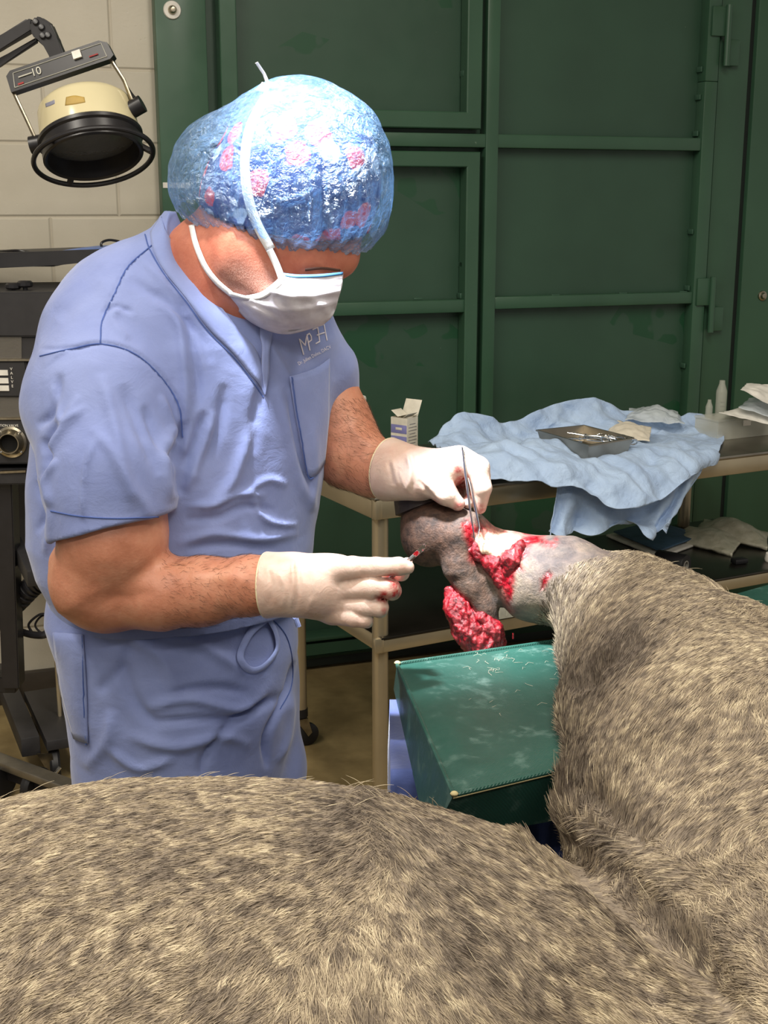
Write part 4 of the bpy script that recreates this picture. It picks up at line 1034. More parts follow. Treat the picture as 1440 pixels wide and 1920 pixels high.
tone = .49 + .42 * perlin(root * 105) + .22 * perlin(root * 46 + 4) + .16 * perlin(root * 7 + 8) + RNG.normal(0, .09, NH)
for x, y, r, am in ((1150, 1235, 55, .40), (1090, 1290, 45, .40), (1180, 1200, 40, .30), (1060, 1400, 40, .25), (1075, 1480, 45, .2), (1150, 1560, 60, .30), (1130, 1650, 70, .18), (1230, 1720, 90, .18), (1300, 1820, 90, .16), (1160, 1780, 70, .14), (640, 1560, 90, .24), (600, 1500, 60, .12), (290, 1620, 90, .10),  # hair colour darkened for shade in the leg fold; other blobs are mottling
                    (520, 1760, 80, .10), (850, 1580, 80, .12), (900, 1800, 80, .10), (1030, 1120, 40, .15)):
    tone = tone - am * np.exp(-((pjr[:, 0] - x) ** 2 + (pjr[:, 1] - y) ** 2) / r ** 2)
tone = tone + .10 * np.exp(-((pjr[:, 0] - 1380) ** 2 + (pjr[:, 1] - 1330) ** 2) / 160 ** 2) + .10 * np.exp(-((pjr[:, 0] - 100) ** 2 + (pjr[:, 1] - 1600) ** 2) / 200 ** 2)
tone = np.where(stray, .95, tone)
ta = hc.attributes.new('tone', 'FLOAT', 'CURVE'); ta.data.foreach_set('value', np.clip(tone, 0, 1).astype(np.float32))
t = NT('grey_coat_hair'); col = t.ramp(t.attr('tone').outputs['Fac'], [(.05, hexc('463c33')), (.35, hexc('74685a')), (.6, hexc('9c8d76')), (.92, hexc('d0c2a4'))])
hi_ = t.add('ShaderNodeHairInfo'); col = t.mix(t.ramp(hi_.outputs['Intercept'], [(0, (0, 0, 0)), (.7, (1, 1, 1))]), hexc('786c5e'), col)
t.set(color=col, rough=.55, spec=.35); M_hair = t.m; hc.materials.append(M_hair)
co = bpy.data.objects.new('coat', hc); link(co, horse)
tag(co, kind='stuff')
# ================================================================== STAINLESS TABLE AND WHAT STANDS ON IT
t = NT('stainless_sheet'); t.set(color=t.ramp(t.noise(8, 3), [(.3, hexc('8f887c')), (.7, hexc('a9a295'))]), metal=1.0, rough=.32)
t.bump(t.noise(60, 3, vec=t.coords((1, 30, 1))), .04, .001); M_ss = t.m
M_leg = simple('steel_tube', 'b8ab90', .32, .65, var=.05, scale=8)
M_shelf = simple('dark_steel_shelf', '4a4640', .28, .9, var=.1, scale=6)
M_rubber = simple('black_rubber', '17171a', .5)
TT = R(28); TO = (-.022, 3.005, 0)
tb = thing('instrument_table', 'long stainless steel work table on round legs in front of the green doors', 'table', TO, TT)
def lb(name, c, d, m, parent, bev=.004, local=True):
    mb = MB(); mb.box(c, d, bev=bev); return mb.build(name, m, parent, local=local)
TL, TD = 1.62, .56
lb('table_top', (TL / 2, TD / 2, .852), (TL, TD, .012), M_ss, tb)
for c, d in (((TL / 2, .012, .828), (TL, .02, .055)), ((TL / 2, TD - .012, .828), (TL, .02, .055)), ((.012, TD / 2, .828), (.02, TD, .055)), ((TL - .012, TD / 2, .828), (.02, TD, .055))): lb('apron', c, d, M_leg, tb)
lb('lower_shelf', (TL / 2, TD / 2, .494), (TL - .03, TD, .010), M_shelf, tb)
lb('shelf_rim', (TL / 2, .008, .478), (TL, .014, .04), M_leg, tb); lb('shelf_rim', (.02, TD / 2, .478), (.014, TD, .04), M_leg, tb)
for x, y in ((.03, .03), (.03, TD - .03), (TL - .03, .03), (TL - .18, TD - .03)):
    mb = MB(); mb.cyl((x, y, .012 if x < .1 and y < .1 else .10), (x, y, .83), .0205); lg = mb.build('leg', M_leg, tb, local=True)
    if x < .1 and y < .1:
        mb = MB(); mb.cyl((x, y, 0), (x, y, .014), .023); mb.build('rubber_foot', M_rubber, lg, local=True); continue
    mb = MB(); mb.cyl((x, y, .095), (x, y, .12), .0225); mb.cyl((x, y, .085), (x, y, .095), .012); mb.build('collar', M_rubber, lg, local=True)
    mb = MB(); mb.prism([(-.018, 0), (.018, 0), (.030, -.045), (.018, -.055)], -.017, -.014, Matrix.Translation((x, y, .088)) @ Matrix.Rotation(R(90), 4, 'X'))
    mb.prism([(-.018, 0), (.018, 0), (.030, -.045), (.018, -.055)], .014, .017, Matrix.Translation((x, y, .088)) @ Matrix.Rotation(R(90), 4, 'X')); mb.box((x, y, .088), (.036, .034, .004)); mb.build('caster_fork', M_steel, lg, local=True)
    mb = MB(); mb.lathe([(0, -.011), (.026, -.011), (.034, -.006), (.034, .006), (.026, .011), (0, .011)], (x + .022, y, .0345), (0, 1, 0)); mb.build('wheel', M_rubber, lg, local=True)
# blue drape ---------------------------------------------------------------
t = NT('blue_drape_paper'); t.set(color=t.ramp(t.noise(12, 4), [(.3, hexc('a0b8da')), (.7, hexc('b4cbe8'))]), rough=.7, sheen=.1)
t.bump(t.math('ADD', t.noise(28, 6, .6, dist=1.2), t.math('MULTIPLY', t.noise(120, 3), .25)), .5, .010); M_drape = t.m
def grid_surf(rows, nu, nv):
    Rw = [np.array([at(*p) for p in r]) for r in rows]; A = np.stack([spline(r, nu) for r in Rw]); B = np.stack([spline(A[:, i], nv) for i in range(nu)], 1); return B
def grid_faces(nv, nu, o=0): return [(o + j * nu + i, o + j * nu + i + 1, o + (j + 1) * nu + i + 1, o + (j + 1) * nu + i) for j in range(nv - 1) for i in range(nu - 1)]
rowsA = [[(812, 838, 3.50), (862, 776, 3.56), (950, 796, 3.66), (1040, 758, 3.76), (1112, 750, 3.84), (1180, 775, 3.9), (1262, 787, 3.93), (1315, 783, 3.95), (1350, 812, 3.93)],
         [(814, 842, 3.46), (878, 812, 3.52), (950, 834, 3.60), (1020, 815, 3.70), (1100, 800, 3.76), (1170, 812, 3.80), (1235, 825, 3.84), (1305, 805, 3.88), (1356, 822, 3.88)],
         [(818, 848, 3.36), (882, 846, 3.42), (950, 846, 3.48), (1015, 846, 3.55), (1090, 850, 3.60), (1170, 848, 3.66), (1240, 842, 3.70), (1306, 832, 3.76), (1358, 828, 3.80)],
         [(826, 856, 3.22), (885, 850, 3.24), (955, 840, 3.26), (1010, 838, 3.32), (1090, 852, 3.38), (1180, 846, 3.44), (1250, 842, 3.52), (1310, 840, 3.62), (1357, 834, 3.70)],
         [(832, 866, 3.09), (884, 876, 3.10), (950, 872, 3.13), (1012, 872, 3.16), (1090, 882, 3.21), (1180, 884, 3.27), (1250, 880, 3.34), (1302, 868, 3.42), (1348, 848, 3.56)],
         [(836, 872, 3.07), (892, 898, 3.06), (962, 906, 3.08), (1035, 912, 3.10), (1100, 928, 3.13), (1165, 958, 3.14), (1235, 940, 3.24), (1290, 896, 3.36), (1336, 862, 3.52)]]
rowsB = [[(1045, 895, 3.17), (1090, 900, 3.21), (1150, 905, 3.27), (1215, 905, 3.32), (1270, 885, 3.39), (1322, 862, 3.46)],
         [(1040, 935, 3.15), (1085, 945, 3.19), (1140, 950, 3.25), (1205, 955, 3.29), (1262, 930, 3.36), (1310, 895, 3.43)],
         [(1030, 970, 3.12), (1075, 985, 3.18), (1130, 975, 3.22), (1185, 985, 3.25), (1240, 975, 3.31), (1280, 940, 3.38)],
         [(1022, 1003, 3.10), (1068, 1004, 3.14), (1115, 998, 3.20), (1172, 980, 3.22), (1222, 1010, 3.22), (1258, 965, 3.33)]]
def crum(V, amp, s, seed):
    Q = V.reshape(-1, 3); dx = np.gradient(V, axis=1); dy = np.gradient(V, axis=0); n = np.cross(dx, dy); n /= np.linalg.norm(n, axis=2)[..., None] + 1e-9
    return V + n * (amp * (crumple(Q, s, 7, seed, 1.0) + .26 * crumple(Q, s * 2.3, 6, seed + 1, 1.0))).reshape(V.shape[:2])[..., None]
A = grid_surf(rowsA, 230, 130); A = crum(A, .046, 7.5, 11)
nrm_lift = np.linspace(0, 1, 130)
Bs = grid_surf(rowsB, 130, 80)
uu = np.linspace(0, 1, 130)[None, :]; vv = np.linspace(0, 1, 80)[:, None]
Bs[..., 1] += .03 * vv * np.sin(uu * 26 + 2 * np.sin(uu * 7)); Bs = crum(Bs, .024, 9, 15)
# keep the sheet above the table top
cz, sz = math.cos(TT), math.sin(TT); q = A - np.array(TO); lx = q[..., 0] * cz + q[..., 1] * sz; ly = -q[..., 0] * sz + q[..., 1] * cz
A[..., 2] = np.where((ly > -.012) & (ly < TD), np.maximum(A[..., 2], .8635 + .004 * np.abs(np.sin(lx * 60))), A[..., 2])
V = np.concatenate([A.reshape(-1, 3), Bs.reshape(-1, 3)])
dr = mesh_obj('surgical_drape', V, grid_faces(130, 230) + grid_faces(80, 130, 230 * 130), M_drape); solidify(dr, .0016)
tag(dr, 'crumpled light blue surgical drape spread over the steel table, hanging off its front edge', 'drape')
# instrument tray ---------------------------------------------------------
TRZ = .905
def tq(px, py, z=TRZ): return Vector(atz(px, py, z))
ty = thing('instrument_tray', 'shallow steel tray of surgical instruments sitting on the blue drape', 'tray', tuple(tq(1095, 835)), R(0))
rim = [at(1011, 806, 3.72), at(1075, 799, 3.82), at(1185, 822, 3.70), at(1108, 848, 3.50)]
rim = [atz(1008, 806, .938), atz(1095, 797, .938), atz(1186, 820, .938), atz(1104, 834, .938)]
rc = sum(rim) / 4
def ringpts(s, z, k=6):
    out = []
    for i in range(4):
        a, b = rim[i], rim[(i + 1) % 4]
        for j in range(k):
            p = a + (b - a) * j / k; p = rc + (p - rc) * s; out.append((p[0], p[1], z))
    return out
mb = MB(); levels = [ringpts(1.04, .934), ringpts(1.04, .938), ringpts(.985, .938), ringpts(.90, .896), ringpts(.88, .8935), ringpts(.90, .892), ringpts(1.0, .934)]
rr = [[mb.bm.verts.new(p) for p in l] for l in levels]; n = len(rr[0])
for a, b in zip(rr, rr[1:] + rr[:1]):
    if a is rr[4]: continue
    for i in range(n): mb.bm.faces.new((a[i], a[(i + 1) % n], b[(i + 1) % n], b[i]))
mb.bm.faces.new(rr[4]); mb.bm.faces.new(rr[5][::-1]); mb.build('pan', M_ss, ty)
def hemostat(c, ang, op, z, kind):
    p = Vector(c); d = Vector((math.cos(ang), math.sin(ang), .08)).normalized(); s = Vector((-math.sin(ang), math.cos(ang), .05)); up = Vector((0, 0, 1))
    o = thing(kind[0], kind[1], kind[2], tuple(p), 0, None)
    for sg in (-1, 1):
        mb = MB(); k = op * sg
        mb.tube([p + d * -.062 + s * sg * .016 + up * .004, p + d * -.03 + s * sg * .010 + up * .004, p + s * sg * .001, p + d * .025 - s * k * .1, p + d * .05 - s * k * .2], [.0020, .0022, .0026, .0022, .0009], 8)
        cc = p + d * -.073 + s * sg * .018 + up * .005
        u1, v1 = d, (s * .6 + up * .8).normalized()
        mb.tube([cc + u1 * math.cos(a) * .0125 + v1 * math.sin(a) * .0105 for a in np.linspace(0, 6.283, 22, endpoint=False)], .0022, 8, closed=True)
        mb.build('arm', M_chrome, o)
    mb = MB(); mb.cyl(p - up * .004, p + up * .005, .003); mb.build('pivot', M_chrome, o)
cA = Vector(rc); cA.z = .916
hemostat(cA + Vector((.03, .015, .012)), R(160), .05, 0, ('hemostat', 'steel ring-handled clamp on top of the heap in the instrument tray', 'clamp'))
hemostat(cA + Vector((.05, -.02, .006)), R(185), .03, 0, ('surgical_scissors', 'steel scissors with finger rings at the right end of the instrument tray', 'scissors'))
hemostat(cA + Vector((-.01, .03, .004)), R(200), .04, 0, ('hemostat', 'steel clamp lying at the far side of the instrument tray', 'clamp'))
hemostat(cA + Vector((.0, -.005, .018)), R(140), .06, 0, ('needle_holder', 'steel needle holder lying slantwise in the middle of the instrument tray', 'needle holder'))
mb = MB(); mb.tube([cA + Vector((-.09, .02, .002)), cA + Vector((-.05, .0, .004)), cA + Vector((-.01, -.02, .004))], .003, 8, flat=.5); o = mb.build('probe', M_chrome); tag(o, 'thin straight steel probe at the left end of the instrument tray', 'probe')
M_gauze = simple('gauze', 'ded6c4', .95, var=.06, bump=.6, bscale=300)
def crumpled_sheet(name, quad_, nu, nv, amp, s, seed, m, thick=.0012, dome=0.0):
    q = [np.array(p) for p in quad_]; u = np.linspace(0, 1, nu)[None, :, None]; v = np.linspace(0, 1, nv)[:, None, None]
    V = (q[0] * (1 - u) + q[1] * u) * (1 - v) + (q[3] * (1 - u) + q[2] * u) * v
    V[..., 2] += dome * np.sin(np.pi * u[..., 0]) * np.sin(np.pi * v[..., 0]); V = crum(V, amp, s, seed)
    o = mesh_obj(name, V.reshape(-1, 3), grid_faces(nv, nu), m); solidify(o, thick, -1); return o
o = crumpled_sheet('gauze_swab', [atz(1132, 826, .885) + [0, 0, .008], atz(1218, 832, .885) + [0, 0, .012], at(1222, 800, 3.78), at(1150, 786, 3.84)], 40, 30, .010, 22, 41, M_gauze, .003, .02)
tag(o, 'heap of cream gauze swabs beside the instrument tray on the drape', 'gauze')
M_clearb = NT('clear_wrapper'); M_clearb.set(color=hexc('dfe8ee'), rough=.2, alpha=.6); M_clearb.bump(M_clearb.noise(40, 4, dist=1), .5, .006); M_wrap = M_clearb.m
o = crumpled_sheet('drape_wrapper', [at(1172, 785, 3.80), at(1285, 792, 3.84), at(1272, 768, 4.0), at(1180, 764, 4.0)], 50, 36, .016, 16, 43, M_wrap, .001, .028)
tag(o, 'crumpled clear and blue wrapper bundle behind the drape on the steel table', 'wrapper')
# carton --------------------------------------------------------------------
M_card = simple('white_carton', 'dcd6c6', .7); M_lav = simple('carton_lavender', '7f7fb4', .6); M_txt = simple('grey_print', '8d8a88', .7)
cb = thing('medicine_carton', 'small open white carton with lavender bands on the steel table behind the raised glove', 'carton', tuple(atz(758, 852, .8585)), R(38))
cw, cd, chh = .056, .050, .108
def cbx(name, c, d, m, rot=None, parent=cb, bev=.0004):
    mb = MB(); mb.box(c, d, rot=rot, bev=bev); return mb.build(name, m, parent, local=True)
mb = MB()
for c, d in (((0, -cd / 2, chh / 2), (cw, .001, chh)), ((0, cd / 2, chh / 2), (cw, .001, chh)), ((-cw / 2, 0, chh / 2), (.001, cd, chh)), ((cw / 2, 0, chh / 2), (.001, cd, chh)), ((0, 0, .001), (cw, cd, .001))): mb.box(c, d)
mb.build('carton_body', M_card, cb, local=True)
cbx('lid_flap', (0, cd / 2 + .010, chh + .022), (cw, .001, .048), M_card, (R(-25), 0, 0)); cbx('side_flap', (cw / 2 - .008, 0, chh + .006), (.022, cd * .9, .001), M_card, (0, R(-35), 0)); cbx('side_flap', (-cw / 2 + .010, 0, chh + .010), (.028, cd * .9, .001), M_card, (0, R(35), 0))
cbx('printed_band', (-cw / 2 - .0008, 0, .076), (.0006, cd * .98, .024), M_lav); cbx('printed_band', (-cw / 2 - .0008, 0, .045), (.0006, cd * .98, .022), M_lav)
cbx('printed_band', (0, -cd / 2 - .0008, .076), (cw * .98, .0006, .024), M_lav); cbx('printed_band', (0, -cd / 2 - .0008, .045), (cw * .98, .0006, .022), M_lav)
for k in range(9): cbx('print_line', (-cw / 2 - .0010 if False else cw / 2 + .0008, 0, .09 - k * .009), (.0004, cd * (.75 if k % 3 else .55), .0022), M_txt)
cbx('label_patch', (0, -cd / 2 - .0013, .077), (.022, .0005, .007), M_card)
cb.rotation_euler = (0, 0, R(52) - R(90))
# tub with lid
t = NT('clear_plastic'); t.set(color=hexc('e6ebe6'), rough=.15, trans=.85, ior=1.3); M_clear = t.m
t = NT('frosted_plastic'); t.set(color=hexc('dcdccf'), rough=.3, alpha=.34); M_frost = t.m
tu = thing('plastic_tub', 'clear plastic tub with white screw lid half hidden behind the far sleeve', 'tub', tuple(atz(662, 853, .8585)))
mb = MB(); mb.lathe([(0, 0), (.028, 0), (.031, .004), (.034, .152), (.032, .152), (.029, .006), (0, .004)]); mb.build('container', M_frost, tu, local=True)
mb = MB(); mb.lathe([(0, .166), (.036, .166), (.038, .162), (.038, .152), (.035, .150), (.035, .145), (0, .145)]); mb.build('lid', M_white, tu, local=True)
# standing tubes
def vial(px, py, hh, r, lab):
    p = atz(px, py, .8585); o = thing('centrifuge_tube' if r > .012 else 'syringe_tube', lab, 'tube', tuple(p))
    mb = MB(); mb.lathe([(0, 0), (r, 0), (r, hh * .76), (r * .96, hh * .79), (r * .55, hh * .93), (r * .5, hh), (0, hh)]); mb.build('barrel', M_frost, o, local=True)
    mb = MB(); mb.lathe([(r * 1.02, hh * .02), (r * 1.12, hh * .02), (r * 1.12, hh * .06), (r * 1.02, hh * .06)], close=True); mb.build('base_ring', M_white, o, local=True)
    for k in range(5):
        mb = MB(); mb.box((0, -r * 1.0, hh * (.2 + .09 * k)), (r * .7, .0006, .0008)); mb.build('graduation_mark', M_txt, o, local=True)
vial(1327, 808, .098, .011, 'smaller clear plastic tube standing between the drape and the parts box')
vial(1349, 802, .150, .017, 'taller clear plastic tube standing behind the parts box')
# organiser box and papers
ob = thing('organiser_box', 'clear divided plastic parts box at the right end of the steel table', 'box', tuple(atz(1345, 826, .8585)), TT)
W_, D_, H_ = .34, .10, .054
def obx(name, c, d, m=M_frost): 
    mb = MB(); mb.box(c, d, bev=.0015); return mb.build(name, m, ob, local=True)
mb = MB()
for c, d in (((W_ / 2, 0, H_ / 2), (W_, .002, H_)), ((W_ / 2, D_, H_ / 2), (W_, .002, H_)), ((0, D_ / 2, H_ / 2), (.002, D_, H_)), ((W_, D_ / 2, H_ / 2), (.002, D_, H_)), ((W_ / 2, D_ / 2, .001), (W_, D_, .002))): mb.box(c, d)
mb.build('base', M_frost, ob, local=True)
for k in range(1, 6): obx('divider', (W_ * k / 6, D_ / 2, H_ / 2 - .004), (.0015, D_ - .006, H_ - .012))
obx('lid', (W_ / 2, D_ / 2, H_ + .004), (W_ + .006, D_ + .006, .008)); obx('latch', (.11, -.004, H_ - .008), (.03, .004, .018), M_white)
mb = MB(); mb.tube([Vector((.05 + .015 * math.cos(a), .04 + .015 * math.sin(a), .012 + .01 * math.sin(a * 2))) for a in np.linspace(0, 8, 30)], .0015, 6); mb.build('wire', M_chrome, ob, local=True)
M_paper = simple('white_paper', 'e6e3da', .8)
o = crumpled_sheet('glove_wrapper', [at(1348, 772, 3.72), at(1448, 796, 3.72), at(1450, 745, 3.92), at(1375, 768, 3.92)], 40, 30, .006, 16, 44, M_paper, .001, .01); tag(o, 'flat white paper wrapper lying across the parts box lid', 'paper')
o = crumpled_sheet('paper_pouch', [at(1390, 728, 3.72), at(1452, 760, 3.70), at(1455, 718, 3.86), at(1400, 718, 3.88)], 40, 30, .012, 14, 45, M_paper, .001, .01); tag(o, 'crumpled white paper pouch on top of the papers at the right edge', 'paper')
o = crumpled_sheet('blue_film_pouch', [at(1385, 762, 3.74), at(1450, 782, 3.72), at(1452, 745, 3.9), at(1405, 745, 3.92)], 40, 30, .008, 18, 46, M_wrap, .001, .014); tag(o, 'clear bluish film pouch between the two white papers', 'pouch')
# on the lower shelf ------------------------------------------------------
SZ = .4995
M_bpack = simple('blue_pack_paper', '3f5d78', .6, var=.15, scale=20, bump=.4, bscale=50, bdist=.003)
bp_ = thing('sterile_pack', 'flat dark blue sterile pack with a white border on the lower shelf', 'pack', tuple(atz(1230, 1010, SZ)))
q = [atz(1137, 1000, SZ + .012), atz(1238, 1042, SZ + .012), atz(1330, 1008, SZ + .012), atz(1225, 975, SZ + .012)]
o = crumpled_sheet('border', [p - [0, 0, .004] for p in q], 30, 20, .003, 14, 47, M_paper, .006, .004); COL.objects.unlink(o); link(o, bp_)
qc = sum(q) / 4; o = crumpled_sheet('blue_face', [qc + (p - qc) * .86 + [0, 0, .009] for p in q], 30, 20, .003, 14, 48, M_bpack, .004, .006); COL.objects.unlink(o); link(o, bp_)
M_gpack = NT('gauze_pack_film'); M_gpack.set(color=M_gpack.ramp(M_gpack.noise(30, 4), [(.3, hexc('aaa792')), (.7, hexc('c9c6b4'))]), rough=.3, alpha=.95); M_gpack.bump(M_gpack.noise(30, 5, dist=1), .5, .008); M_gp = M_gpack.m
o = crumpled_sheet('gauze_pack', [atz(1262, 1010, SZ + .014), atz(1372, 1036, SZ + .014), atz(1402, 1002, SZ + .014), atz(1290, 985, SZ + .014)], 40, 30, .008, 16, 49, M_gp, .012, .03); tag(o, 'pale film-wrapped gauze pack lying half under the blue pack', 'pack')
o = crumpled_sheet('gauze_pack', [atz(1300, 1000, SZ + .014), atz(1440, 1025, SZ + .014), atz(1440, 998, SZ + .014), atz(1320, 972, SZ + .014)], 40, 30, .008, 16, 50, M_gp, .012, .045); tag(o, 'pale film-wrapped gauze pack at the back of the shelf by the table leg', 'pack')
tr_ = thing('tape_roll', 'black cohesive bandage roll lying on the lower shelf beside the horse hock', 'bandage roll', tuple(atz(1258, 1078, SZ)))
ctr = Vector(atz(1258, 1078, SZ)) + Vector((0, .0, .034)); axr = Vector((.78, -.62, 0)).normalized()
mb = MB(); mb.lathe([(.016, -.045), (.033, -.045), (.034, -.042), (.034, .042), (.033, .045), (.016, .045)], ctr, axr, close=True); mb.build('bandage', M_rubber, tr_)
mb = MB(); mb.lathe([(.013, -.046), (.0165, -.046), (.0165, .046), (.013, .046)], ctr, axr, close=True); mb.build('core', simple('grey_card_core', '8f8c86', .7), tr_)
mb = MB(); p = Vector(atz(1386, 1056, SZ)); mb.box(p + Vector((0, 0, .008)), (.045, .03, .016), rot=(0, 0, R(20)), bev=.004); o = mb.build('clipper_battery', M_rubber); tag(o, 'small black box lying alone on the dark lower shelf', 'small box')
mb = MB(); p = Vector(atz(1452, 1052, SZ)); mb.lathe([(0, 0), (.028, 0), (.03, .006), (.026, .024), (0, .03)], p); o = mb.build('white_cap', M_white); tag(o, 'white rounded plastic cap at the right edge of the lower shelf', 'cap')
bx = thing('storage_bin', 'white translucent plastic bin on the lower shelf behind the hanging torn tissue', 'bin', tuple(atz(955, 1158, SZ)), TT)
mb = MB()
for c, d in (((0, 0, .045), (.14, .003, .09)), ((0, .16, .045), (.14, .003, .09)), ((-.07, .08, .045), (.003, .16, .09)), ((.07, .08, .045), (.003, .16, .09)), ((0, .08, .0015), (.14, .16, .003))): mb.box(c, d, bev=.001)
for k in range(6): mb.box((-.055 + k * .022, -.003, .045), (.004, .004, .075), bev=.001)
mb.build('bin_wall', M_frost, bx, local=True)
mb = MB()
for c, d in (((0, -.003, .09), (.152, .008, .006)), ((0, .163, .09), (.152, .008, .006)), ((-.073, .08, .09), (.008, .17, .006)), ((.073, .08, .09), (.008, .17, .006))): mb.box(c, d, bev=.001)
mb.build('rim', M_frost, bx, local=True)

# ================================================================== PADS AND OPERATING TABLE
t = NT('teal_vinyl'); n1 = t.noise(6, 5, .6); n2 = t.noise(22, 6, .7)
c = t.ramp(n1, [(.3, hexc('1a3c34')), (.7, hexc('234b42'))])
sc_ = t.ramp(n2, [(.55, (0, 0, 0)), (.72, (1, 1, 1))]); c = t.mix(t.math('MULTIPLY', sc_, .28), c, hexc('86a098'))
t.set(color=c, rough=t.ramp(n2, [(.3, (.30,) * 3), (.7, (.5,) * 3)]))
wv = t.add('ShaderNodeTexWave'); wv.inputs['Scale'].default_value = 160; wv.inputs['Distortion'].default_value = .4; mp_ = t.add('ShaderNodeMapping'); mp_.inputs['Rotation'].default_value = (0, 0, R(40)); t.link(t.coords(), mp_.inputs[0]); t.link(mp_.outputs[0], wv.inputs['Vector'])
t.bump(t.math('ADD', t.math('MULTIPLY', wv.outputs['Fac'], .25), t.math('MULTIPLY', n1, 2.0)), .35, .003); M_vinyl = t.m
M_thr = simple('tan_thread', 'a79a72', .8); M_bsheet = cloth_mat('blue_under_sheet', '4b5a92', '37457a')
pad = thing('padded_block', 'teal vinyl padded block under the wounded leg, its left corner towards the surgeon', 'pad', tuple(atz(900, 1350, .88)))
PZ = .88
top = [atz(744, 1246, PZ), atz(850, 1492, PZ), atz(1150, 1420, PZ), atz(1130, 1190, PZ)]
low = [atz(738, 1292, .80), atz(803, 1580, .80), atz(1150, 1520, .80), atz(1130, 1240, .80)]
nu = 40
def q2(c4, n):
    u = np.linspace(0, 1, n)[None, :, None]; v = np.linspace(0, 1, n)[:, None, None]
    return (c4[0] * (1 - u) + c4[1] * u) * (1 - v) + (c4[3] * (1 - u) + c4[2] * u) * v
Tp = q2(top, nu); u = np.linspace(0, 1, nu); dome = np.minimum(1, 8 * np.minimum(u, 1 - u))[None, :] * np.minimum(1, 8 * np.minimum(u, 1 - u))[:, None]
Tp[..., 2] += .006 * dome + .002 * (fbm(Tp.reshape(-1, 3), 9, 2).reshape(nu, nu)) * dome
Lw = q2(low, nu); V = np.concatenate([Tp.reshape(-1, 3), Lw.reshape(-1, 3)]); Fc = grid_faces(nu, nu)[:] ; Fc = [f[::-1] for f in Fc]; Fc = [f for f in Fc] + [tuple(i + nu * nu for i in f[::-1]) for f in Fc]
edge = [(0, i) for i in range(nu)] + [(j, nu - 1) for j in range(1, nu)] + [(nu - 1, i) for i in range(nu - 2, -1, -1)] + [(j, 0) for j in range(nu - 2, 0, -1)]
ei = [j * nu + i for j, i in edge]
for a, b in zip(ei, ei[1:] + ei[:1]): Fc.append((a, b, b + nu * nu, a + nu * nu))
pm = mesh_obj('vinyl_cover', V, Fc, M_vinyl, pad); pm.data.set_sharp_from_angle(angle=R(40))
mb = MB(); E_ = [Tp[j, i] + np.array([0, 0, .001]) for j, i in edge]; mb.tube([Vector(p) for p in E_], .0032, 8, closed=True); mb.build('piping', M_vinyl, pad)
mb = MB()
for k in range(0, len(E_), 1):
    pass
for P0 in (top[0], top[1]):
    mb = MB(); mb.sph(Vector(P0) + Vector((.001, -.001, .003)), .0042, 8, (1.2, 1, .8)); mb.build('worn_corner', M_thr, pad)
mb = MB(); mb.tube([Vector(top[1]) * (1 - s) + Vector(top[2]) * s + Vector((0, -.002, -.002)) for s in np.linspace(0, 1, 30)], .0009, 6); mb.build('stitching', M_thr, pad)
# loose hairs on the vinyl
mb = MB()
for k in range(46):
    x = RNG.uniform(870, 1058); y = 1210 + RNG.exponential(45) + (1058 - x) * .1
    if k < 9: x, y = 925 + RNG.normal(0, 5), 1257 + RNG.normal(0, 3)
    p = Vector(atz(x, y, PZ + .0078)); a = RNG.uniform(0, 6.28); L = RNG.uniform(.006, .016)
    mb.tube([p, p + Vector((math.cos(a) * L / 2, math.sin(a) * L / 2, .0015)), p + Vector((math.cos(a + .5) * L, math.sin(a + .5) * L, 0))], .00022, 4)
hs_ = mb.build('loose_hair', simple('loose_hair', 'a39c8c', .6)); tag(hs_, 'loose grey horse hairs scattered on the teal padded block', 'hair', kind='stuff')
# blue draped stand under the pad
sx0 = float(atz(738, 1400, .80)[0]); mb = MB()
n = 60; X0, X1, Y0, Y1 = sx0 - .005, .42, 1.60, 1.86
outl = [(X0 + (X1 - X0) * k / n, Y0) for k in range(n)] + [(X1, Y0 + (Y1 - Y0) * k / 20) for k in range(20)] + [(X1 - (X1 - X0) * k / n, Y1) for k in range(n)] + [(X0, Y1 - (Y1 - Y0) * k / 20) for k in range(20)]
V = []; m_ = 40
for j in range(m_):
    z = .798 * (1 - j / (m_ - 1)) + .003
    for k, (x, y) in enumerate(outl):
        amp = .006 * min(1, j / 6); dy = amp * math.sin(k * .9 + 2 * math.sin(k * .23)) ; V.append((x + dy * (.3 if y in (Y0, Y1) else 1), y + (dy if y in (Y0, Y1) else 0), z))
V = np.array(V); no = len(outl)
V[no:] += .003 * crumple(V[no:] * np.array([1, 1, .25]), 20, 8, 61)[:, None] * np.array([0, 1, 0])
V[:, 0] = np.maximum(V[:, 0], X0 - .003)
Fc = [(j * no + k, j * no + (k + 1) % no, (j + 1) * no + (k + 1) % no, (j + 1) * no + k) for j in range(m_ - 1) for k in range(no)] + [tuple(range(no))[::-1]]
o = mesh_obj('covered_stand', V, Fc, M_bsheet); tag(o, 'stand covered in a blue striated sheet, under the left side of the teal block', 'stand')
# second pad
bl_ = thing('padded_bolster', 'teal vinyl bolster behind the horse thigh at the right edge', 'pad', tuple(atz(1440, 1130, .86)))
c4 = [atz(1322, 1124, .86), atz(1300, 1200, .86), atz(1800, 1080, .86), atz(1800, 990, .86)]
mb = MB(); a = [mb.bm.verts.new(p) for p in c4]; b = [mb.bm.verts.new((p[0], p[1], .44)) for p in c4]; mb.bm.faces.new(a); mb.bm.faces.new(b[::-1])
for i in range(4): mb.bm.faces.new((a[i], a[(i + 1) % 4], b[(i + 1) % 4], b[i]))
bmesh.ops.bevel(mb.bm, geom=list(mb.bm.edges), offset=.012, segments=3, affect='EDGES'); mb.build('vinyl_cover', M_vinyl, bl_)
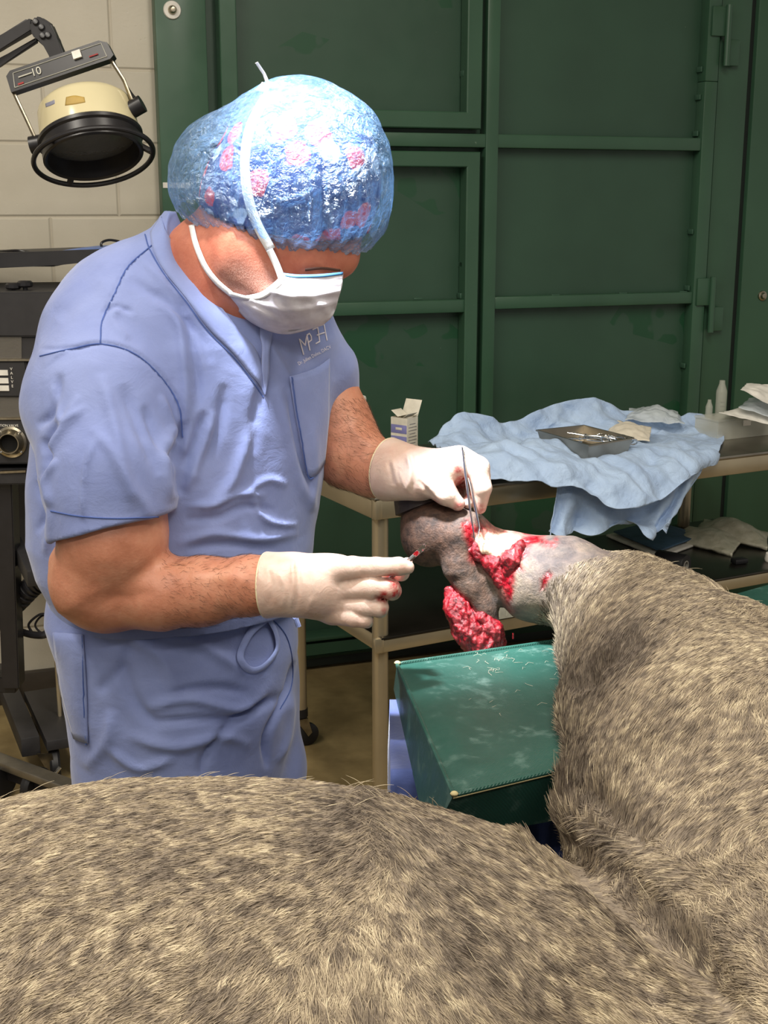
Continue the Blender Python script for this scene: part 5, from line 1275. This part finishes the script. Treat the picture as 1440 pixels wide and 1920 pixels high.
# operating table below the horse
opt = thing('operating_table', 'low operating table with a teal mattress beneath the horse', 'table', (.1, 1.0, 0))
mb = MB(); mb.box((.05, .95, .375), (2.5, 1.0, .13), bev=.03); mb.box((.95, 1.75, .375), (.75, 1.1, .13), bev=.03); mb.build('mattress', M_vinyl, opt)
mb = MB(); mb.box((.05, .95, .29), (2.4, .9, .04), bev=.01); mb.box((.95, 1.75, .29), (.7, 1.0, .04), bev=.01); mb.build('table_frame', M_steel, opt)
for x, y in ((-.7, .95), (.9, .95), (.95, 2.05)):
    mb = MB(); mb.box((x, y, .14), (.25, .3, .28), bev=.02); mb.build('pedestal', M_steel, opt)
# ================================================================== EXAMINATION LAMP
CR = Vector((1, 0, 0)); CU = Vector((0, math.sin(PITCH), math.cos(PITCH))); CB = Vector((0, -math.cos(PITCH), math.sin(PITCH)))
M_blk = simple('black_enamel', '232225', .35); M_blk2 = simple('satin_black', '2e2d2f', .5); M_cream = simple('cream_enamel', 'd8cda6', .18, var=.04, scale=5)
M_red = simple('red_print', '9a2a2a', .6)
def pv(x, y, Y): return Vector(at(x, y, Y))
lamp = thing('examination_lamp', 'cream and black round examination lamp on a jointed arm before the block wall', 'lamp', tuple(at(160, 240, 3.2)))
ax = (CR * .20 - CU * .95 + CB * .17).normalized(); mouth = pv(176, 294, 3.15); s = .00138
prof_c = [(.0, -.145), (.05, -.145), (.098, -.139), (.110, -.128), (.113, -.120), (.118, -.05), (.118, -.045), (.113, -.046), (.106, -.125), (0, -.138)]
mb = MB(); mb.lathe(prof_c, mouth, ax, n=64); hd = mb.build('lamp_housing', M_cream, lamp)
mb = MB(); mb.lathe([(.119, -.052), (.124, -.048), (.124, -.040), (.118, -.036), (.118, .0), (.114, .004), (.108, .0), (.108, -.05)], mouth, ax, n=64, close=True); mb.build('front_rim', M_blk, lamp)
t = NT('frosted_lens'); t.set(color=hexc('8f9296'), rough=.12, metal=.6); t.bump(t.noise(20, 3), .3, .01); 
mb = MB(); mb.lathe([(0, -.03), (.06, -.034), (.108, -.046), (.108, -.05), (0, -.04)], mouth, ax, n=48); mb.build('lens', t.m, lamp)
u_ = ax.orthogonal().normalized(); u_ = (CR - ax * CR.dot(ax)).normalized(); v_ = ax.cross(u_)
gc = mouth + ax * .002; mb = MB(); mb.tube([gc + u_ * .140 * math.cos(a) + v_ * .140 * math.sin(a) for a in np.linspace(0, 2 * math.pi, 72, endpoint=False)], .0062, 10, closed=True); gr = mb.build('guard_ring', M_blk, lamp)
for a in (R(-12), R(128), R(232)):
    d = u_ * math.cos(a) + v_ * math.sin(a); mb = MB(); mb.tube([gc + d * .112 - ax * .02, gc + d * .139], .006, 8, flat=1.5); mb.build('ring_stay', M_blk, gr)
# yoke
b0, b1 = pv(16, 148, 3.18), pv(204, 84, 3.18); bd = (b1 - b0).normalized(); bu = bd.cross(CB).normalized(); bu = bu if bu.z > 0 else -bu; L = (b1 - b0).length
M4 = Matrix((( *bd, 0), (*bu, 0), (*bd.cross(bu), 0), (0, 0, 0, 1))).transposed(); M4.translation = b0
h_ = .042
poly = [(0, -h_ * .9), (0, h_ * .05), (.012, h_ * .28), (L - .018, h_ * .28), (L, h_ * .02), (L + .006, -h_ * .75), (L - .004, -h_ * .9)]
mb = MB(); mb.prism([(x, y - 0) for x, y in poly], -.014, .014, M4); yk = mb.build('yoke_bar', M_blk, lamp)
fz = .015 if M4.to_3x3().col[2].dot(CB) > 0 else -.015
mb = MB()
ob_ = [(.012, -h_ * .72), (L - .010, -h_ * .72), (L - .014, h_ * .08), (.018, h_ * .08)]
for i in range(4):
    a = M4 @ Vector((*ob_[i], fz)); b = M4 @ Vector((*ob_[(i + 1) % 4], fz)); mb.cyl(a, b, .0011, n=6)
mb.build('border_line', simple('silver_line', 'a8a79c', .4), yk)
def dec(name, x0, x1, y0, y1, m, zz=1.03):
    mb = MB(); mb.prism([(x0, y0), (x1, y0), (x1, y1), (x0, y1)], fz, fz * 1.10 * zz, M4); return mb.build(name, m, yk)
dec('rocker_switch', L * .66, L * .74, -.014, .004, M_white, 1.3); dec('red_mark', .022, .036, -.028, -.024, M_red); dec('red_mark', L - .05, L - .028, -.020, -.017, M_red)
dec('brand_line', .028, .062, -.012, -.009, simple('silver_print', 'b8b6a8', .5))
sgn = 1 if fz > 0 else -1
TM = M4 @ Matrix.Translation((.072, -.012, fz * 1.12)) @ (Matrix.Identity(4) if sgn > 0 else Matrix.Rotation(math.pi, 4, 'Y'))
text_mesh('10', .026, simple('silver_text', 'c8c6b8', .5), 'number', yk, TM, local=False)
for (pa, pb, pc_) in (((22, 166, 3.18), (50, 225, 3.17), (68, 264, 3.17)), ((205, 108, 3.18), (232, 150, 3.17), (250, 195, 3.17))):
    mb = MB(); mb.tube([pv(*pa), pv(*pb), pv(*pc_)], .006, 8, flat=.6); ar_ = mb.build('yoke_arm', M_steel, lamp)
    c_ = pv(pc_[0] + (3 if pc_[0] < 100 else 5), pc_[1] + 6, 3.17); sd_ = (mouth - ax * .06 - c_).normalized(); mb = MB(); mb.cyl(c_ - sd_ * .018, c_ + sd_ * .012, .021, n=20); mb.build('pivot_knob', M_blk, ar_)
mb = MB(); mb.tube(spline([pv(208, 105, 3.2), pv(225, 140, 3.21), pv(248, 178, 3.2), pv(270, 200, 3.19), pv(262, 208, 3.19), pv(248, 186, 3.2)], 30).tolist(), .0035, 8); mb.build('cable', M_blk, lamp)
def slab(name, pts, Y0, Y1, m, parent, bev=.004):
    mb = MB(); a = [mb.bm.verts.new(at(x, y, Y0)) for x, y in pts]; sh_ = np.array([0, Y1 - Y0, 0]); b = [mb.bm.verts.new(at(x, y, Y0) + sh_) for x, y in pts]; n = len(a)
    mb.bm.faces.new(a); mb.bm.faces.new(b[::-1])
    for i in range(n): mb.bm.faces.new((a[i], b[i], b[(i + 1) % n], a[(i + 1) % n]))
    if bev: bmesh.ops.bevel(mb.bm, geom=list(mb.bm.edges), offset=bev, segments=2, affect='EDGES')
    return mb.build(name, m, parent)
slab('arm_joint', [(56, 42), (66, 30), (78, 32), (95, 44), (107, 72), (124, 112), (96, 120), (84, 84), (64, 72), (56, 58)], 3.17, 3.205, M_blk2, lamp)
for (x, y) in ((78, 51), (67, 41), (80, 67), (90, 66)):
    mb = MB(); mb.lathe([(0, .005), (.006, .004), (.008, 0)], pv(x, y, 3.168), CB, n=12); mb.build('screw', M_blk, lamp)
slab('swing_arm', [(-560, 400), (0, 92), (60, 58), (60, 36), (50, 34), (0, 66), (-560, 374)], 3.18, 3.21, M_blk2, lamp)
slab('swing_arm', [(-560, 440), (0, 124), (72, 78), (70, 68), (0, 108), (-560, 424)], 3.21, 3.225, M_blk2, lamp)
p_ = pv(-560, 405, 3.4); mb = MB(); mb.box(p_, (.06, .44, .14), bev=.01); mb.build('wall_bracket', M_blk2, lamp)
mb = MB(); q0 = mouth - ax * .10; dct = (CU * .3 + CB * .75 - CR * .15).normalized()
# tape marks on the housing
def onhous(px, py):
    d = Vector(ray(px, py)).normalized(); h = BVL.ray_cast(Vector(C0), d); return h[0], h[1]
me = hd.data; BVL = BVHTree.FromPolygons([tuple((PW(hd)) @ v.co) for v in me.vertices], [tuple(p.vertices) for p in me.polygons])
for nm, r0, m in (('yellow_tape', [[(124, 182), (140, 179), (158, 182)], [(122, 198), (140, 196), (160, 192)]], simple('old_yellow_tape', 'b89a52', .6)), ('faded_sticker', [[(85, 194), (95, 190), (102, 187)], [(86, 201), (95, 198), (103, 194)]], simple('faded_blue', '8f90a0', .6))):
    patch(nm, r0, BVL, .0008, m, hd, .0005, 12, 5)
# ================================================================== WALL SHELF
sh = thing('instrument_shelf', 'narrow black tray shelf against the block wall above the machine', 'shelf', tuple(at(100, 485, 3.55)))
slab('tray', [(-120, 478), (265, 465), (265, 484), (103, 495), (103, 500), (60, 500), (-120, 508)], 3.45, 3.75, M_blk2, sh)
o = slab('folded_blue_cover', [(82, 473), (150, 466), (230, 462), (262, 462), (262, 468), (82, 476)], 3.48, 3.72, simple('blue_cover', '6e86c0', .6), None, .002); tag(o, 'flat folded blue cover lying on the black wall shelf', 'cover')
mb = MB(); mb.tube(spline([pv(-10, 473, 3.55), pv(30, 470, 3.5), pv(60, 474, 3.5), pv(82, 474, 3.5)], 20).tolist(), .004, 8); o = mb.build('black_cable', M_blk); tag(o, 'black cable lying along the left end of the wall shelf', 'cable')
mb = MB(); mb.tube(spline([pv(193, 468, 3.56), pv(190, 456, 3.56), pv(205, 450, 3.58), pv(228, 454, 3.58), pv(250, 462, 3.56)], 30).tolist(), .0035, 8); o = mb.build('cable_loop', M_blk); tag(o, 'black cable loop rising from the blue cover beside the shoulder', 'cable')
# ================================================================== ANAESTHESIA VENTILATOR CART
YM = 3.2
t = NT('clear_window'); t.set(color=hexc('a09a90'), rough=.1, alpha=.22); M_win = t.m
vm = thing('ventilator', 'black anaesthesia ventilator cart with clear bellows windows behind the near shoulder', 'ventilator', tuple(at(-20, 1300, YM)))
slab('top_cover', [(-160, 550), (270, 545), (270, 600), (270, 632), (-160, 632)], YM, YM + .42, M_blk2, vm)
slab('side_column', [(40, 632), (270, 632), (270, 905), (68, 905), (52, 745), (40, 680)], YM + .01, YM + .40, M_blk2, vm, .002)
slab('rear_panel', [(-160, 632), (60, 632), (60, 905), (-160, 905)], YM + .34, YM + .36, simple('brownish_backing', '4a4238', .6), vm, 0)
slab('middle_panel', [(-160, 678), (48, 676), (58, 745), (-160, 745)], YM, YM + .30, M_blk2, vm); slab('lower_panel', [(-160, 787), (66, 785), (80, 870), (-160, 872)], YM, YM + .32, M_blk2, vm)
for y in (676, 786): slab('trim_strip', [(-160, y - 2), (56, y - 3), (56, y + 1), (-160, y + 2)], YM - .004, YM + .02, M_steel, vm, 0)
slab('base_shelf', [(-160, 886), (90, 884), (90, 908), (-160, 912)], YM - .03, YM + .42, M_blk2, vm)
slab('shelf_lip', [(0, 884), (48, 882), (48, 886), (0, 888)], YM - .035, YM - .02, M_steel, vm, 0)
slab('window', [(-150, 632), (40, 632), (40, 676), (-150, 676)], YM + .005, YM + .009, M_win, vm, 0); slab('window', [(-150, 745), (50, 745), (54, 786), (-150, 786)], YM + .005, YM + .009, M_win, vm, 0)
for (x, y0, y1, r) in ((-5, 678, 632, .05), (12, 786, 746, .05)):
    c_ = pv(x, y0, YM + .16); mb = MB(); prof = [(0, 0)] + [(r + (.006 if k % 2 else 0), .003 + k * .0065) for k in range(9)] + [(0, .06)]; mb.lathe(prof, c_, (0, 0, 1)); mb.build('bellows', simple('bellows_rubber', '4c443a', .5), vm)
for k, y in enumerate((700, 715, 729)):   # valve selector plates
    slab('selector_plate', [(-60, y - 6), (14 + k, y - 6), (15 + k, y + 4), (-60, y + 4)], YM - .004, YM, M_white, vm, 0)
for i, ch in enumerate('VALVE'):
    p = pv(21 + i * .6, 692 + i * 8, YM - .001); text_mesh(ch, .010, M_white, 'letter', vm, Matrix.Translation(p) @ Matrix.Rotation(R(90), 4, 'X'), local=False)
text_mesh('EXHALATION VALVE', .0085, M_white, 'lettering', vm, Matrix.Translation(pv(5, 798, YM - .001)) @ Matrix.Rotation(R(90), 4, 'X'), local=False)
c_ = pv(22, 828, YM); mb = MB(); n8 = [(math.cos(a) * .039, math.sin(a) * .039) for a in np.linspace(R(22.5), R(382.5), 8, endpoint=False)]
mb.lathe([(.025, .0), (.040, .0), (.040, .008), (.034, .010), (.026, .030), (.0235, .030)], c_, (0, -1, 0), n=40, close=True); ex = mb.build('exhalation_port', M_steel, vm)
mb = MB(); mb.prism(n8, 0, .004, Matrix.Translation(c_) @ Matrix.Rotation(R(90), 4, 'X')); mb.build('flange', M_steel, ex)
mb = MB(); mb.lathe([(0, .031 - .02), (.0232, .031 - .02), (.0232, .009), (0, .009)], c_, (0, -1, 0)); mb.build('port_bore', simple('port_black', '050505', .9), ex)
for sx, sy in ((-1, -1), (1, -1), (1, 1), (-1, 1)):
    mb = MB(); mb.lathe([(0, .013), (.003, .012), (.004, .008), (.004, .004)], c_ + Vector((sx * .0255, 0, sy * .0255)), (0, -1, 0), n=10); mb.build('screw', M_chrome, ex)
for (x, y) in ((26, 545), (48, 541)):
    c_ = pv(x, y + 8, YM + .08); mb = MB(); mb.cyl(c_, c_ + Vector((0, 0, .016)), .006); mb.lathe([(0, .014), (.016, .014), (.020, .018), (.020, .026), (.016, .030), (0, .030)], c_, (0, 0, 1), n=10); mb.build('knob', M_blk, vm)
slab('post', [(-12, 905), (22, 905), (36, 1292), (4, 1292)], YM, YM + .06, M_blk, vm, .003)
slab('cross_beam', [(-160, 1270), (30, 1270), (30, 1300), (-160, 1300)], YM + .02, YM + .08, M_blk, vm, .003)
slab('side_brace', [(32, 905), (64, 905), (64, 1000), (70, 1070), (34, 1000)], YM + .30, YM + .33, M_blk2, vm, .002)
def beam(name, pa, pb, w, h, m, parent, bev=.003):
    a = Vector(pa); b = Vector(pb); d = (b - a).normalized(); L = (b - a).length; sd_ = d.cross(Vector((0, 0, 1))).normalized(); up = sd_.cross(d)
    M = Matrix(((*d, 0), (*sd_, 0), (*up, 0), (0, 0, 0, 1))).transposed(); M.translation = (a + b) / 2
    mb = MB(); mb.box((0, 0, 0), (L, w, h), bev=bev); bmesh.ops.transform(mb.bm, matrix=M, verts=mb.bm.verts); return mb.build(name, m, parent)
fr_ = atz(58, 1400, .12); bk_ = atz(12, 1288, .12)
beam('foot', fr_, bk_ + (bk_ - fr_) * .3, .050, .055, M_blk2, vm)
bra = [at(24, 1010, 3.35), at(62, 1085, 3.10)]; beam('handle_bracket', bra[1], bra[0], .028, .045, M_blk2, vm)
# corrugated hose
hp = spline([pv(-10, 1165, 3.3), pv(30, 1130, 3.28), pv(62, 1098, 3.26), pv(84, 1086, 3.26)], 90); rr_ = [.024 + .006 * (math.sin(k * .9) > 0) for k in range(90)]
mb = MB(); mb.tube(hp.tolist(), rr_, 14); o = mb.build('corrugated_hose', M_blk); tag(o, 'black corrugated breathing hose hanging beside the ventilator post', 'hose')
mb = MB(); mb.tube(spline([pv(20, 1178, 3.3), pv(60, 1190, 3.28), pv(88, 1188, 3.27), pv(100, 1165, 3.3)], 30).tolist(), .010, 10); o = mb.build('black_tubing', M_blk); tag(o, 'thick plain black tube sagging below the corrugated hose', 'tube')
mb = MB(); mb.tube(spline([pv(84, 1088, 3.3), pv(95, 1130, 3.3), pv(98, 1152, 3.3), pv(75, 1152, 3.3), pv(54, 1170, 3.3), pv(60, 1186, 3.3)], 40).tolist(), .0035, 8)
o = mb.build('coiled_cable', M_blk); tag(o, 'thin black cable looping in front of the block wall by the hip', 'cable')
mb = MB(); mb.tube(spline([pv(98, 1153, 3.31), pv(78, 1155, 3.31), pv(66, 1172, 3.31), pv(78, 1186, 3.31), pv(92, 1176, 3.31)], 30).tolist(), .003, 8); o = mb.build('coiled_cable', M_blk); tag(o, 'second, inner thin black cable loop by the hip', 'cable')
# caster of the ventilator foot
wc = atz(78, 1440, .05); mb = MB(); mb.lathe([(0, -.014), (.045, -.014), (.05, -.008), (.05, .008), (.045, .014), (0, .014)], wc + np.array([.03, .02, 0]), (.9, .3, 0)); cs = mb.build('caster', M_rubber, vm)
mb = MB(); mb.prism([(-.02, .0), (.02, 0), (.032, -.06), (.012, -.065)], -.002, .002, Matrix.Translation(Vector(fr_) + Vector((.035, .0, -.02))) @ Matrix.Rotation(R(90), 4, 'X')); mb.build('caster_bracket', M_steel, cs)
beam('brake_lever', atz(100, 1455, .05), atz(113, 1438, .07), .012, .006, M_chrome, cs, .002)
# second stand: pole on flat black foot plate
st = thing('drip_stand', 'thin chrome pole stand on a flat black base behind the hip', 'stand', tuple(atz(125, 1395, .05)))
mb = MB(); mb.cyl(atz(113, 1352, .12), at(95, 1075, 3.45), .0055); mb.build('pole', M_leg, st)
beam('base_plate', atz(128, 1393, .12), atz(82, 1300, .12), .115, .03, M_blk2, st)
for (x, y) in ((150, 1415), (70, 1345)):
    wq = atz(x, y, .05); mb = MB(); mb.lathe([(0, -.014), (.04, -.014), (.048, -.006), (.048, .006), (.04, .014), (0, .014)], wq, (1, .2, 0)); mb.build('caster', M_rubber, st)
beam('upright', at(104, 1080, 3.42), at(106, 1160, 3.42), .02, .02, M_steel, st)
# low metal rail crossing the floor
rl = thing('hoist_base', 'low grey steel base rail with black wheels crossing the floor at the left', 'base rail', tuple(atz(60, 1450, .05)))
beam('rail', atz(-60, 1404, .10), atz(185, 1496, .10), .045, .022, simple('worn_grey_steel', '8a857b', .35, .8), rl); beam('lower_beam', atz(-60, 1416, .07), atz(185, 1508, .07), .03, .04, M_blk, rl)
for (x, y, r) in ((68, 1462, .052), (2, 1452, .05), (150, 1500, .05)):
    wq = atz(x, y + 12, r); mb = MB(); mb.lathe([(0, -.014), (r * .85, -.014), (r, -.006), (r, .006), (r * .85, .014), (0, .014)], wq, (.8, -.5, 0)); mb.build('wheel', M_rubber, rl)
# phone in the side pocket
mb = MB(); pp = Vector(at(108, 1172, 1.93)); mb.box(pp, (.016, .07, .09), rot=(0, R(8), R(20)), bev=.006); o = mb.build('phone', simple('dark_phone_case', '2a2622', .35)); tag(o, 'dark phone sticking out of the side pocket of the blue scrub pants', 'phone')
# ================================================================== fine hair on the forearms
tri = np.concatenate([BQ[:, [0, 1, 2]], BQ[:, [0, 2, 3]]]); a_, b_, c_ = BP[tri[:, 0]], BP[tri[:, 1]], BP[tri[:, 2]]
cen = (a_ + b_ + c_) / 3; pj2 = proj(cen); ar = np.linalg.norm(np.cross(b_ - a_, c_ - a_), axis=1)
arm_n = (pj2[:, 0] > 300) & (pj2[:, 0] < 485) & (pj2[:, 1] > 1030) & (pj2[:, 1] < 1180); arm_f = (pj2[:, 0] > 610) & (pj2[:, 0] < 715) & (pj2[:, 1] > 745) & (pj2[:, 1] < 930)
pr_ = ar * (arm_n * .8 + arm_f * 1.3); NA = 2600; ti = RNG.choice(len(tri), NA, p=pr_ / pr_.sum()); u, v = RNG.random(NA), RNG.random(NA); fl = u + v > 1; u[fl] = 1 - u[fl]; v[fl] = 1 - v[fl]
root = a_[ti] + u[:, None] * (b_ - a_)[ti] + v[:, None] * (c_ - a_)[ti]; NB = vnormals(BP, BQ)[tri[ti, 0]]
an = R(-20) + np.where(proj(root)[:, 1] > 1000, 0.0, R(-10)) + RNG.normal(0, .45, NA)
d = np.cos(an)[:, None] * np.array([1, 0, 0.]) + np.sin(an)[:, None] * cu_; d = d - NB * (d * NB).sum(1)[:, None]; d /= np.linalg.norm(d, axis=1)[:, None] + 1e-6
LN = RNG.uniform(.007, .014, NA); pts = np.stack([root + LN[:, None] * (d * q + NB * .35 * q * (1 - .5 * q)) for q in (0, .5, 1)], 1)
ah = bpy.data.hair_curves.new('arm_hair'); ah.add_curves([3] * NA); ah.points.foreach_set('position', pts.astype(np.float32).ravel())
if 'radius' not in ah.attributes: ah.attributes.new('radius', 'FLOAT', 'POINT')
ah.attributes['radius'].data.foreach_set('value', np.tile(np.array([.00011, .00009, .00003], np.float32), NA))
ah.materials.append(simple('brown_arm_hair', '4a2f20', .6)); o = bpy.data.objects.new('arm_hair', ah); link(o, surgeon); tag(o, kind='stuff')
